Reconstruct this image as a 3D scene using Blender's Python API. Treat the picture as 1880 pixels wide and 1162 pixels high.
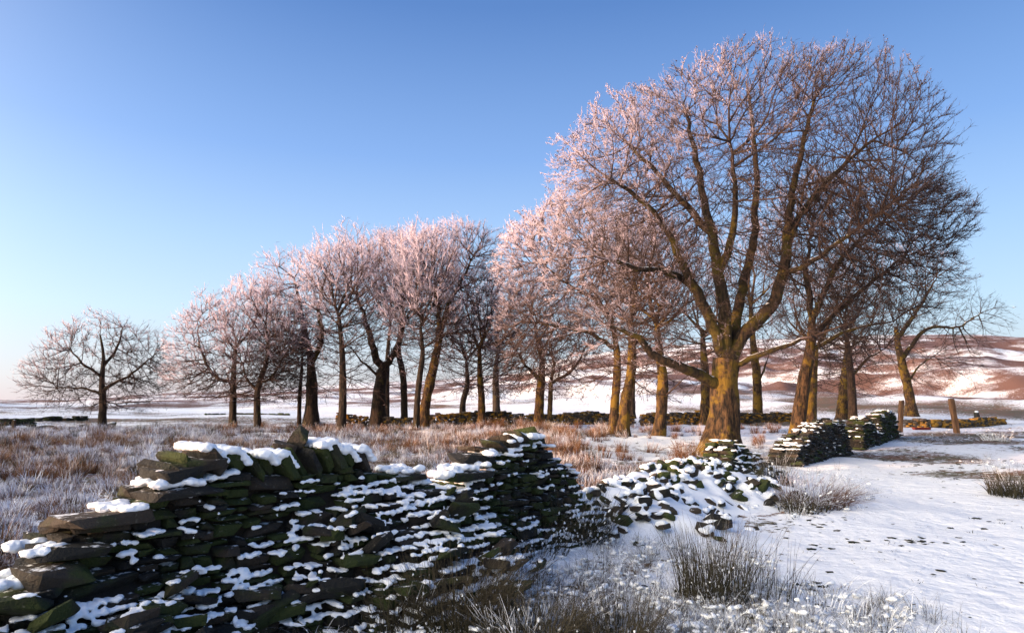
import bpy, math, random
import numpy as np

# ------------------------------------------------------------------ camera, sky, sun, exposure
scene = bpy.context.scene
for o in list(bpy.data.objects):
    bpy.data.objects.remove(o)
C = scene.collection
CAM_Z, PITCH, F = 1.65, math.radians(7.0), 1253.3      # F: focal length in photo pixels (24 mm lens)
cam_data = bpy.data.cameras.new("camera")
cam_data.lens, cam_data.sensor_width = 24.0, 36.0
cam_data.clip_start, cam_data.clip_end = 0.05, 20000.0
cam = bpy.data.objects.new("camera", cam_data)
cam.location = (0, 0, CAM_Z)
cam.rotation_euler = (math.radians(90) + PITCH, 0, 0)
C.objects.link(cam)
scene.camera = cam

SUN_DIR = np.array([-0.93, -0.37, 0.0]); SUN_DIR /= np.linalg.norm(SUN_DIR)
SUN_EL = math.radians(4.0)
to_sun = np.array([SUN_DIR[0] * math.cos(SUN_EL), SUN_DIR[1] * math.cos(SUN_EL), math.sin(SUN_EL)])
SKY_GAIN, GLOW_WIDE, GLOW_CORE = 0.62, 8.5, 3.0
world = bpy.data.worlds.new("World")
scene.world = world
world.use_nodes = True
wn, wl = world.node_tree.nodes, world.node_tree.links
wn.clear()
sky = wn.new("ShaderNodeTexSky")
sky.sky_type = 'NISHITA'
sky.sun_disc = False
sky.sun_elevation = math.radians(8.0)
sky.sun_rotation = math.atan2(SUN_DIR[0], SUN_DIR[1])
sky.altitude = 300.0
sky.air_density = 1.0
sky.dust_density = 2.0
sky.ozone_density = 4.0
def wnode(t, **kw):
    n_ = wn.new(t)
    for k_, v_ in kw.items(): setattr(n_, k_, v_)
    return n_
def wmath(op, a_, b_=0.0):
    n_ = wnode("ShaderNodeMath", operation=op)
    for i_, v_ in enumerate((a_, b_)):
        if hasattr(v_, "is_output"): wl.new(v_, n_.inputs[i_])
        else: n_.inputs[i_].default_value = v_
    return n_.outputs[0]
def wscale(col, f):
    n_ = wnode("ShaderNodeVectorMath", operation='SCALE')
    if hasattr(col, "is_output"): wl.new(col, n_.inputs[0])
    else: n_.inputs[0].default_value = col
    if hasattr(f, "is_output"): wl.new(f, n_.inputs["Scale"])
    else: n_.inputs["Scale"].default_value = f
    return n_.outputs[0]
def wadd(a_, b_):
    n_ = wnode("ShaderNodeVectorMath", operation='ADD')
    wl.new(a_, n_.inputs[0]); wl.new(b_, n_.inputs[1]); return n_.outputs[0]
# clear winter air: pale near the horizon, deep blue overhead, plus an added glow round the sun that brightens the shaded snow
geo = wnode("ShaderNodeTexCoord").outputs["Generated"]
sep = wnode("ShaderNodeSeparateXYZ"); wl.new(geo, sep.inputs[0])
ramp = wnode("ShaderNodeValToRGB")
wl.new(sep.outputs["Z"], ramp.inputs[0])
SKY_STOPS = [(0.0, (0.78, 0.68, 0.72)), (0.03, (0.74, 0.74, 0.80)), (0.12, (0.60, 0.76, 0.91)), (0.22, (0.44, 0.63, 0.92)),
             (0.34, (0.255, 0.43, 0.81)), (0.52, (0.105, 0.225, 0.54)), (1.0, (0.04, 0.11, 0.36))]
el_ = ramp.color_ramp.elements
while len(el_) < len(SKY_STOPS): el_.new(0.5)
for e_, (p_, c_) in zip(el_, SKY_STOPS):
    e_.position = p_; e_.color = (*c_, 1)
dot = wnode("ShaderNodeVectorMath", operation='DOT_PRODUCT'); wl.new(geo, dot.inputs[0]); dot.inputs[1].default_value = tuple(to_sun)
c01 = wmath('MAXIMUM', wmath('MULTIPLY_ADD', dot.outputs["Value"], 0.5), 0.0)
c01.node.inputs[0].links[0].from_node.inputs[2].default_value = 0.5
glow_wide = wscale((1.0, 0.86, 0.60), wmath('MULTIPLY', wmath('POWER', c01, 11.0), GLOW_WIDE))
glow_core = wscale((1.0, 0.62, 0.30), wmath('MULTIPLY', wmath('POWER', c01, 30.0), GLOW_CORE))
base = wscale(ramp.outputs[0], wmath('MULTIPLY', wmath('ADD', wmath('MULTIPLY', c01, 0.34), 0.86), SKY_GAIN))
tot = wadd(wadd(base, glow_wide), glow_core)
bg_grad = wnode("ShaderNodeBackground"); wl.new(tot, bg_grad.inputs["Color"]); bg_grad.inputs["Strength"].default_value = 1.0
bg = wnode("ShaderNodeBackground"); bg.inputs["Strength"].default_value = 0.05
wl.new(sky.outputs[0], bg.inputs["Color"])
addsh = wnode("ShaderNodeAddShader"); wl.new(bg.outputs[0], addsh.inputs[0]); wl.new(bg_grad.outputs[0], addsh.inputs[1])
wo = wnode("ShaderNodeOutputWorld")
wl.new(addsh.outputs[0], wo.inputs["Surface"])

sun_data = bpy.data.lights.new("sun", 'SUN')
sun_data.energy = 5.0
sun_data.angle = math.radians(0.5)
sun_data.color = (1.0, 0.57, 0.36)
sun = bpy.data.objects.new("sun", sun_data)
from mathutils import Vector
sun.rotation_euler = Vector(to_sun).to_track_quat('Z', 'Y').to_euler()
sun.location = tuple(to_sun * 50)
C.objects.link(sun)

vs = scene.view_settings
vs.view_transform, vs.look, vs.gamma, vs.exposure = 'Standard', 'None', 1.0, 0.6
vs.use_curve_mapping = False
scene.cycles.use_denoising = True
scene.cycles.max_bounces = 5
scene.cycles.diffuse_bounces = 2
scene.cycles.transparent_max_bounces = 4

# ------------------------------------------------------------------ helpers
rng = np.random.default_rng(11)
R = random.Random(5)
SP, CP = math.sin(PITCH), math.cos(PITCH)

def ray(px, py):
    """direction of a photo pixel's line of sight, scaled so that y = 1"""
    a, b = (px - 940.0) / F, (581.0 - py) / F
    d = np.array([a, CP - SP * b, SP + CP * b])
    return d / d[1]

def at(px, py, Y):
    d = ray(px, py)
    return np.array([d[0] * Y, Y, CAM_Z + d[2] * Y])

def ground_at(px, py, z=0.0):
    d = ray(px, py)
    Y = (z - CAM_Z) / d[2]
    return np.array([d[0] * Y, Y, z])

def _hash(i, j, k, s):
    n = (i * 374761393 + j * 668265263 + k * 2147483647 + s * 974711) & 0xffffffff
    n = ((n ^ (n >> 13)) * 1274126177) & 0xffffffff
    return ((n ^ (n >> 16)) & 0xffff) / 65535.0

def noise3(x, y, z=0.0, seed=0):
    """value noise in -1..1, numpy arrays"""
    x = np.asarray(x, float); y = np.asarray(y, float); z = np.zeros_like(x) + z
    i, j, k = np.floor(x).astype(np.int64), np.floor(y).astype(np.int64), np.floor(z).astype(np.int64)
    u, v, w = x - i, y - j, z - k
    u, v, w = u * u * (3 - 2 * u), v * v * (3 - 2 * v), w * w * (3 - 2 * w)
    r = 0
    for a in (0, 1):
        for b in (0, 1):
            for c in (0, 1):
                r = r + _hash(i + a, j + b, k + c, seed) * (u if a else 1 - u) * (v if b else 1 - v) * (w if c else 1 - w)
    return r * 2 - 1

def fbm(x, y, z=0.0, seed=0, octv=4, gain=0.5):
    r, a, f = 0, 1.0, 1.0
    for o in range(octv):
        r = r + a * noise3(np.asarray(x) * f, np.asarray(y) * f, np.asarray(z) * f, seed + o * 17)
        a *= gain; f *= 2.03
    return r

def sstep(a, b, x):
    t = np.clip((np.asarray(x, float) - a) / (b - a), 0, 1)
    return t * t * (3 - 2 * t)

def make_mesh(name, V, quads=None, tris=None, smooth=True, attrs=None):
    me = bpy.data.meshes.new(name)
    V = np.asarray(V, np.float32)
    q = np.zeros((0, 4), np.int32) if quads is None else np.asarray(quads, np.int32).reshape(-1, 4)
    t = np.zeros((0, 3), np.int32) if tris is None else np.asarray(tris, np.int32).reshape(-1, 3)
    me.vertices.add(len(V)); me.vertices.foreach_set("co", V.ravel())
    nl = q.size + t.size
    me.loops.add(nl); me.loops.foreach_set("vertex_index", np.concatenate([q.ravel(), t.ravel()]))
    nq, nt = len(q), len(t)
    me.polygons.add(nq + nt)
    st = np.concatenate([np.arange(nq) * 4, nq * 4 + np.arange(nt) * 3]).astype(np.int32)
    me.polygons.foreach_set("loop_start", st)
    me.polygons.foreach_set("use_smooth", np.full(nq + nt, smooth))
    for k, a in (attrs or {}).items():
        at_ = me.attributes.new(k, 'FLOAT', 'POINT')
        at_.data.foreach_set("value", np.asarray(a, np.float32))
    me.update(calc_edges=True)
    me.validate()
    return me

def obj(name, me, mat=None, parent=None, loc=None):
    o = bpy.data.objects.new(name, me)
    C.objects.link(o)
    if mat is not None and me is not None and len(me.materials) == 0:
        me.materials.append(mat)
    if parent is not None:
        o.parent = parent
    if loc is not None:
        o.location = loc
    return o

def tag(o, label=None, cat=None, group=None, kind=None):
    for k, v in (("label", label), ("category", cat), ("group", group), ("kind", kind)):
        if v:
            o[k] = v
    return o

def thing(name, label, cat, loc=(0, 0, 0), group=None):
    return tag(obj(name, None, loc=loc), label, cat, group, "thing")

class Geo:
    """collects vertices and faces for one mesh"""
    def __init__(s):
        s.V, s.Q, s.T, s.n, s.A = [], [], [], 0, []
    def add(s, V, Q=None, T=None, a=None):
        V = np.asarray(V, float).reshape(-1, 3)
        s.V.append(V)
        if Q is not None and len(Q): s.Q.append(np.asarray(Q).reshape(-1, 4) + s.n)
        if T is not None and len(T): s.T.append(np.asarray(T).reshape(-1, 3) + s.n)
        s.A.append(np.zeros(len(V)) + (0 if a is None else a))
        s.n += len(V)
    def mesh(s, name, smooth=True, attr=None):
        return make_mesh(name, np.concatenate(s.V), np.concatenate(s.Q) if s.Q else None,
                         np.concatenate(s.T) if s.T else None, smooth, {attr: np.concatenate(s.A)} if attr else None)

# ------------------------------------------------------------------ materials
def nodes_of(name):
    m = bpy.data.materials.new(name)
    m.use_nodes = True
    nt = m.node_tree
    b = nt.nodes["Principled BSDF"]
    b.inputs["Roughness"].default_value = 0.85
    b.inputs["Specular IOR Level"].default_value = 0.25
    return m, nt, b

class N:
    """short-hand for building node graphs"""
    def __init__(s, nt): s.nt = nt
    def new(s, t, **kw):
        n = s.nt.nodes.new(t)
        for k, v in kw.items(): setattr(n, k, v)
        return n
    def link(s, a, b): s.nt.links.new(a, b)
    def val(s, sock, v):
        if hasattr(v, "is_output"): s.link(v, sock)
        else: sock.default_value = v
    def noise(s, scale, detail=4, vec=None, rough=0.55):
        n = s.new("ShaderNodeTexNoise")
        n.inputs["Scale"].default_value = scale; n.inputs["Detail"].default_value = detail
        n.inputs["Roughness"].default_value = rough
        if vec is not None: s.link(vec, n.inputs["Vector"])
        return n.outputs["Fac"]
    def math(s, op, a, b=0.0, c=None):
        n = s.new("ShaderNodeMath", operation=op)
        s.val(n.inputs[0], a); s.val(n.inputs[1], b)
        if c is not None: s.val(n.inputs[2], c)
        return n.outputs[0]
    def ramp(s, x, a, b):
        n = s.new("ShaderNodeMapRange", interpolation_type='SMOOTHSTEP')
        s.val(n.inputs["Value"], x); s.val(n.inputs["From Min"], a); s.val(n.inputs["From Max"], b)
        return n.outputs["Result"]
    def mix(s, f, a, b):
        n = s.new("ShaderNodeMix", data_type='RGBA')
        s.val(n.inputs[0], f)
        for sock, v in ((n.inputs[6], a), (n.inputs[7], b)):
            if hasattr(v, "is_output"): s.link(v, sock)
            else: sock.default_value = (*v, 1)
        return n.outputs[2]
    def attr(s, name):
        n = s.new("ShaderNodeAttribute", attribute_name=name); return n.outputs["Fac"]
    def pos(s): return s.new("ShaderNodeNewGeometry").outputs["Position"]
    def objco(s): return s.new("ShaderNodeTexCoord").outputs["Object"]
    def rand(s): return s.new("ShaderNodeObjectInfo").outputs["Random"]
    def island(s): return s.new("ShaderNodeNewGeometry").outputs["Random Per Island"]
    def nz(s):
        sep = s.new("ShaderNodeSeparateXYZ"); s.link(s.new("ShaderNodeNewGeometry").outputs["Normal"], sep.inputs[0]); return sep.outputs["Z"]
    def mapped(s, vec, scale=(1, 1, 1), rotz=0.0):
        n = s.new("ShaderNodeMapping"); n.inputs["Scale"].default_value = scale; n.inputs["Rotation"].default_value = (0, 0, rotz)
        s.link(vec, n.inputs["Vector"]); return n.outputs[0]
    def bump(s, h, strength, dist, b):
        n = s.new("ShaderNodeBump"); n.inputs["Strength"].default_value = strength; n.inputs["Distance"].default_value = dist
        s.link(h, n.inputs["Height"]); s.link(n.outputs[0], b.inputs["Normal"])

SNOW = (0.90, 0.905, 0.915)

def mat_ground():
    m, nt, b = nodes_of("snowy_ground"); n = N(nt)
    p = n.pos()
    g = n.attr("grass")
    fine = n.noise(5.5, 7, p, 0.7)
    big = n.noise(0.30, 5, p)
    mid = n.noise(0.055, 6, n.mapped(p, (1.0, 1.6, 3.0)), 0.65)
    f = n.math('ADD', g, n.math('MULTIPLY', n.math('SUBTRACT', fine, 0.5), 1.8))
    f = n.math('ADD', f, n.math('MULTIPLY', n.math('SUBTRACT', big, 0.5), 0.5))
    f = n.math('ADD', f, n.math('MULTIPLY', n.attr("heath"), n.math('MULTIPLY', n.math('SUBTRACT', mid, 0.5), 1.7)))
    mask = n.ramp(f, 0.44, 0.64)
    c1 = n.mix(n.ramp(n.noise(1.1, 3, p), 0.35, 0.65), (0.20, 0.10, 0.05), (0.12, 0.10, 0.045))
    c1 = n.mix(n.attr("heath"), c1, (0.165, 0.085, 0.060))
    col = n.mix(mask, SNOW, c1)
    n.link(col, b.inputs["Base Color"])
    b.inputs["Roughness"].default_value = 0.7
    h = n.math('ADD', n.math('MULTIPLY', n.noise(5.0, 6, p, 0.6), 1.0), n.math('MULTIPLY', mask, -0.25))
    h = n.math('ADD', h, n.math('MULTIPLY', n.noise(1.7, 4, p), 1.6))
    n.bump(h, 0.75, 0.06, b)
    return m

def mat_snow():
    m, nt, b = nodes_of("fresh_snow"); n = N(nt)
    p = n.pos()
    n.link(n.mix(n.noise(9, 3, p), (0.82, 0.845, 0.88), (0.88, 0.895, 0.91)), b.inputs["Base Color"])
    b.inputs["Roughness"].default_value = 0.6
    b.inputs["Subsurface Weight"].default_value = 0.0
    n.bump(n.noise(38, 5, p), 0.5, 0.012, b)
    return m

def mat_bark(name, c0, c1, moss, moss_amt=0.5, snow=0.72):
    m, nt, b = nodes_of(name); n = N(nt)
    p = n.pos()
    ps = n.mapped(p, (11, 11, 3.0))
    grain = n.noise(1.0, 6, ps, 0.65)
    col = n.mix(n.ramp(grain, 0.35, 0.68), c0, c1)
    mm = n.ramp(n.math('ADD', n.noise(1.6, 5, p), n.math('MULTIPLY', n.noise(9, 3, p), 0.25)), 0.78 - moss_amt * 0.35, 0.92 - moss_amt * 0.35)
    col = n.mix(mm, col, moss)
    if snow:
        s = n.math('ADD', n.nz(), n.math('MULTIPLY', n.math('SUBTRACT', n.noise(3.0, 4, p), 0.5), 1.1))
        col = n.mix(n.ramp(s, snow, snow + 0.14), col, SNOW)
    n.link(col, b.inputs["Base Color"])
    n.bump(grain, 1.0, 0.09, b)
    return m

def mat_twig(name, bark, frost):
    m, nt, b = nodes_of(name); n = N(nt)
    p = n.pos()
    f = n.attr("frost")
    jit = n.math('MULTIPLY', n.math('SUBTRACT', n.noise(1.5, 6, p, 0.7), 0.5), 2.4)
    s = n.math('ADD', n.math('ADD', f, jit), n.math('MULTIPLY', n.nz(), 0.42))
    col = n.mix(n.ramp(s, 0.45, 1.05), bark, frost)
    n.link(col, b.inputs["Base Color"])
    return m

M = {}
M["ground"] = mat_ground()
M["snow"] = mat_snow()
M["bark_grey"] = mat_bark("mossy_sycamore_bark", (0.009, 0.006, 0.004), (0.115, 0.062, 0.028), (0.15, 0.088, 0.012), 0.50)
M["bark_dark"] = mat_bark("dark_bark", (0.012, 0.009, 0.007), (0.052, 0.033, 0.021), (0.07, 0.055, 0.014), 0.2)
M["limb"] = mat_bark("mossy_limb_bark", (0.012, 0.009, 0.006), (0.055, 0.033, 0.018), (0.075, 0.052, 0.010), 0.5, 0.74)
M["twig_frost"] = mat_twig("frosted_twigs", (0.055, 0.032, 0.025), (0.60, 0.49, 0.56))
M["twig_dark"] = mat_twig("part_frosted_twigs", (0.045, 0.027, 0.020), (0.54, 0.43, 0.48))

# ------------------------------------------------------------------ ground and moor
WALL_P, WALL_D = np.array([-1.57, 5.8]), np.array([0.6, 0.8])      # line of the old wall
WALL_N = np.array([0.8, -0.6])                                     # its normal towards the track

def side(x, y):
    return (x - WALL_P[0]) * WALL_N[0] + (y - WALL_P[1]) * WALL_N[1]
def along(x, y):
    return (x - WALL_P[0]) * WALL_D[0] + (y - WALL_P[1]) * WALL_D[1]

SKYLINE = [(0, 734), (130, 732), (250, 723), (400, 719), (490, 713), (590, 709), (665, 703), (805, 697), (955, 683),
           (1025, 660), (1120, 645), (1250, 632), (1390, 622), (1600, 615), (1800, 613), (1880, 617)]
_th, _te = [], []
for px, py in SKYLINE:
    d = ray(px, py)
    _th.append(math.atan2(d[0], 1.0)); _te.append(d[2] / math.hypot(d[0], 1.0))
_th = [-1.4] + _th + [0.8, 1.1, 1.6]
_te = [0.0] + _te + [0.082, 0.05, 0.0]

def terrain(x, y, relief=True):
    x = np.asarray(x, float); y = np.asarray(y, float)
    r = np.hypot(x, y) + 1e-6
    th = np.arctan2(x, y)
    te = np.interp(th, _th, _te)
    R0, RR = 78.0, 430.0
    t = np.clip((np.log(r) - math.log(R0)) / (math.log(RR) - math.log(R0)), 0, 1)
    te_r = -CAM_Z / r + t ** 1.15 * (te + CAM_Z / RR)
    z_hill = CAM_Z + np.minimum(r, RR) * np.where(r < RR, te_r, te)
    z_hill = np.where(r > R0, z_hill, 0.0)
    z_hill = np.where(r > 900, z_hill * (1 - sstep(900, 3500, r)), z_hill)
    z = z_hill
    if relief:
        a = sstep(70, 180, r) * (1 - 0.85 * sstep(300, 430, r)) * sstep(-0.5, 0.2, th)
        q = fbm(x / 55 + y / 160, y / 34, 0, 3, 4)
        z = z + a * (2.4 * q + 3.0 * (0.4 - np.abs(fbm(x / 26, y / 34, 0, 9, 4))))
        b = sstep(40, 75, r) * (1 - sstep(300, 600, r))
        z = z + b * 0.35 * fbm(x / 12, y / 9, 0, 21, 3)
    near = 1 - sstep(45, 80, r)
    z = z + near * (0.07 * fbm(x / 2.4, y / 2.4, 0, 5, 3) + 0.10 * noise3(x / 9, y / 9, 0, 6))
    # low swell of moor added out of view, to shade the left of the field
    q_, t_ = -(x * SUN_DIR[0] + y * SUN_DIR[1]), -x * SUN_DIR[1] * -1 + y * SUN_DIR[0] * -1
    z = z + (5.5 + 0.5 * noise3(t_ / 14, q_ * 0, 0, 8)) * sstep(-100, -70, q_) * sstep(-45, -68, q_) * sstep(190, 150, np.abs(t_ - 20))
    s = side(x, y)
    z = z + (s < -0.7) * near * 0.07 * fbm(x / 0.9, y / 0.9, 0, 15, 2)
    return z

def build_ground():
    fine = np.radians(np.linspace(-50, 50, 390))
    back = np.radians(np.linspace(50, 310, 54)[1:-1])
    th = np.concatenate([fine, back])
    rr = np.geomspace(0.7, 9000, 310)
    TH, RR_ = np.meshgrid(th, rr)
    X, Y = RR_ * np.sin(TH), RR_ * np.cos(TH)
    Z = terrain(X, Y)
    s, u = side(X, Y), along(X, Y)
    r = RR_
    # how much dead grass shows through the snow
    n1 = fbm(X / 6, Y / 3.5, 0, 31, 4)
    n2 = 0.6 * fbm(X / 42, Y / 42, 0, 41, 5, 0.6) + 0.5 * fbm(X / 11, Y / 11, 0, 43, 4, 0.6)
    field = 0.62 + 0.25 * n1
    track = -0.10 + 0.12 * fbm(X / 2.0, Y / 1.2, 0, 32, 3) + 0.40 * sstep(10, 18, r) * sstep(-0.2, 0.6, n1) + 0.36 * sstep(10, 17, r) * sstep(90, 40, r)
    verge = sstep(3.4, 1.2, s) * sstep(0.4, 0.9, s) * sstep(11.5, 8, u) * 0.50
    track = track + verge + 0.22 * sstep(1.0, 0.45, np.hypot((X - 1.2) / 2.2, (Y - 5.2) / 1.6))
    g = np.where(s < 0, field, track)
    lawn = sstep(6, 9, X - Y * 0.02) * (s < 0) * sstep(20, 24, Y)
    pasture = ((s < 0) & (Y > 19) & (X > 2.0))
    g = np.where(pasture, 0.33 + 0.22 * n1, g)
    far = sstep(44, 60, r)
    moor = 0.41 + 0.46 * n2 + 0.08 * sstep(85, 130, r) + 0.10 * sstep(120, 300, r)
    moor = moor + 0.16 * sstep(110, 150, r) * (1 - sstep(210, 280, r)) * sstep(0.1, 0.45, TH)
    moor = moor + 0.09 * sstep(150, 90, r) - 0.13 * sstep(90, 70, r)
    g = g * (1 - far) + moor * far
    heath = sstep(90, 160, r)
    nr, nc = X.shape
    idx = np.arange(nr * nc).reshape(nr, nc)
    a = idx[:-1, :]; b = idx[1:, :]
    Q = np.stack([a, np.roll(a, -1, 1), np.roll(b, -1, 1), b], -1).reshape(-1, 4)[:, ::-1]
    V = np.stack([X, Y, Z], -1).reshape(-1, 3)
    # close the small hole under the camera
    V = np.vstack([V, [[0, 0, float(terrain(0.0, 0.0))]]])
    c = len(V) - 1
    T = np.stack([np.full(nc, c), idx[0], np.roll(idx[0], -1)], -1)[:, ::-1]
    g = np.append(g.ravel(), 0); heath = np.append(heath.ravel(), 0)
    me = make_mesh("ground", V, Q, T, True, {"grass": g, "heath": heath})
    o = obj("ground", me, M["ground"])
    tag(o, kind="structure")
    # normals up
    if me.polygons[1000].normal.z < 0:
        me.flip_normals()
build_ground()
# ------------------------------------------------------------------ trees
def tubes(P0, P1, R0, R1, T0, T1, k):
    """one k-sided frustum for every edge, all at once"""
    E = P1 - P0
    E = E / (np.linalg.norm(E, axis=1, keepdims=True) + 1e-9)
    ref = np.where(np.abs(E[:, 2:3]) < 0.85, np.array([[0, 0, 1.0]]), np.array([[1.0, 0, 0]]))
    u = np.cross(E, ref)
    out = []
    ang = np.arange(k) * 2 * math.pi / k
    for P, Rr, T in ((P0, R0, T0), (P1, R1, T1)):
        uu = u - (u * T).sum(1, keepdims=True) * T
        uu /= np.linalg.norm(uu, axis=1, keepdims=True) + 1e-9
        vv = np.cross(T, uu)
        ring = P[:, None, :] + Rr[:, None, None] * (np.cos(ang)[None, :, None] * uu[:, None, :] + np.sin(ang)[None, :, None] * vv[:, None, :])
        out.append(ring)
    V = np.stack(out, 1).reshape(-1, 3)
    n = len(P0)
    base = (np.arange(n) * 2 * k)[:, None]
    i = np.arange(k)[None, :]
    j = (i + 1) % k
    Q = np.stack([base + i, base + j, base + k + j, base + k + i], -1).reshape(-1, 4)
    return V, Q

def cones(P0, P1, R0):
    """three-sided tapering twigs"""
    E = P1 - P0
    E /= np.linalg.norm(E, axis=1, keepdims=True) + 1e-9
    ref = np.where(np.abs(E[:, 2:3]) < 0.85, np.array([[0, 0, 1.0]]), np.array([[1.0, 0, 0]]))
    u = np.cross(E, ref); u /= np.linalg.norm(u, axis=1, keepdims=True) + 1e-9
    v = np.cross(E, u)
    vs_ = [P0 + R0[:, None] * (math.cos(a) * u + math.sin(a) * v) for a in (0, 2.094, 4.189)] + [P1]
    V = np.stack(vs_, 1).reshape(-1, 3)
    b = (np.arange(len(P0)) * 4)[:, None, None]
    T = (b + np.array([[0, 1, 3], [1, 2, 3], [2, 0, 3]])[None]).reshape(-1, 3)
    return V, T

def polyline(pts, step):
    """Catmull-Rom resample of control points"""
    P = np.asarray(pts, float)
    P = np.vstack([2 * P[0] - P[1], P, 2 * P[-1] - P[-2]])
    out = []
    for i in range(1, len(P) - 2):
        p0, p1, p2, p3 = P[i - 1:i + 3]
        m = max(2, int(np.linalg.norm(p2 - p1) / step))
        for t in np.arange(m) / m:
            out.append(0.5 * ((2 * p1) + (p2 - p0) * t + (2 * p0 - 5 * p1 + 4 * p2 - p3) * t * t + (3 * p1 - p0 - 3 * p2 + p3) * t ** 3))
    out.append(P[-2])
    return np.array(out)

def loft_trunk(path, rad, k, seed, flare=0.7, bark_amp=0.06):
    """trunk with spreading root flare and lumpy bark"""
    n = len(path)
    T = np.gradient(path, axis=0); T /= np.linalg.norm(T, axis=1, keepdims=True)
    u = np.array([1.0, 0, 0]); V = []
    ang = np.arange(k) * 2 * math.pi / k
    ph = rng.uniform(0, 6.28, 3)
    for i in range(n):
        u = u - u.dot(T[i]) * T[i]; u /= np.linalg.norm(u); v = np.cross(T[i], u)
        h = path[i, 2] - path[0, 2]
        fl = math.exp(-h / (rad[0] * 1.3))
        lob = 0.5 + 0.5 * (0.6 * np.cos(4 * ang + ph[0]) + 0.4 * np.cos(7 * ang + ph[1]))
        rr = rad[i] * (1 + fl * flare * (0.35 + 0.9 * lob))
        rr = rr * (1 + bark_amp * np.cos(5 * ang + ph[2] + h * 0.5) * 0.5)
        x = path[i][None] + rr[:, None] * (np.cos(ang)[:, None] * u + np.sin(ang)[:, None] * v)
        nz_ = fbm(x[:, 0] / (rad[0] * .8), x[:, 1] / (rad[0] * .8), x[:, 2] / (rad[0] * 1.6), seed, 3)
        x = path[i][None] + (rr * (1 + bark_amp * 1.3 * nz_))[:, None] * (np.cos(ang)[:, None] * u + np.sin(ang)[:, None] * v)
        V.append(x)
    V = np.concatenate(V)
    idx = np.arange(n * k).reshape(n, k)
    Q = np.stack([idx[:-1], np.roll(idx[:-1], -1, 1), np.roll(idx[1:], -1, 1), idx[1:]], -1).reshape(-1, 4)
    return V, Q

def grow(init_P, init_par, init_pl, pts, bf):
    """balanced spanning tree: each crown point joins the limb that reaches it by the shortest way from the root"""
    nI, Mn = len(init_P), len(pts)
    P = np.vstack([init_P, pts]).astype(np.float32)
    par = np.concatenate([np.asarray(init_par), np.full(Mn, -1)]).astype(int)
    pl = np.concatenate([np.asarray(init_pl, float), np.zeros(Mn)])
    cost = np.full(Mn, 1e9, np.float32); cp = np.zeros(Mn, int); cd = np.zeros(Mn, np.float32)
    pp = P[nI:]
    ok = np.ones(Mn, bool)
    for i in range(nI):
        if pl[i] > 1e6: continue
        d = np.sqrt(((pp - P[i]) ** 2).sum(1)); c = d + bf * pl[i]
        m = c < cost; cost[m] = c[m]; cp[m] = i; cd[m] = d[m]
    order = list(range(nI))
    for _ in range(Mn):
        j = int(cost.argmin())
        a = nI + j
        par[a] = cp[j]; pl[a] = pl[cp[j]] + cd[j]; order.append(a)
        cost[j] = 1e9; ok[j] = False
        df = pp - P[a]
        d = np.sqrt(np.einsum('ij,ij->i', df, df)); c = d + np.float32(bf * pl[a])
        m = (c < cost) & ok
        cost[m] = c[m]; cp[m] = a; cd[m] = d[m]
    return P.astype(float), par, order

def crown_points(ells, n, Y, rs, skirt=1.35, inner=0.62, wobk=0.16):
    """points spread through a union of ellipsoids given in photo pixels at depth Y, thinner towards the inside"""
    px = Y / F
    es = []
    for e in ells:
        c = at(e[0], e[1], Y)
        if len(e) > 4: c[1] += e[4]
        es.append((c, np.array([e[2] * px * 1.0, min(e[2], e[3] * 1.2) * px * 1.05, e[3] * px])))
    vol = np.array([e[1].prod() for e in es]); vol = vol ** 0.8 / (vol ** 0.8).sum()
    out = []
    for (c, r), w in zip(es, vol):
        m = int(n * w) + 1
        d = rs.normal(size=(m, 3)); d /= np.linalg.norm(d, axis=1, keepdims=True)
        # wavy crown outline
        wob = 1 + wobk * fbm(d[:, 0] * 2.6 + c[0], d[:, 1] * 2.6, d[:, 2] * 2.6, 77, 3)
        kind = rs.random(m)
        rad = np.where(kind < inner, rs.random(m) ** (1 / 5.0), rs.random(m) ** (1 / 2.2)) * wob
        q = d * rad[:, None]
        low = (kind > 0.72) & (q[:, 2] > -0.9)
        q[low, 2] = q[low, 2] - rs.uniform(0.3, skirt, low.sum())
        q[low, :2] *= 0.85
        out.append(c + q * r)
    return np.vstack(out), es[0][0]

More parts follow.
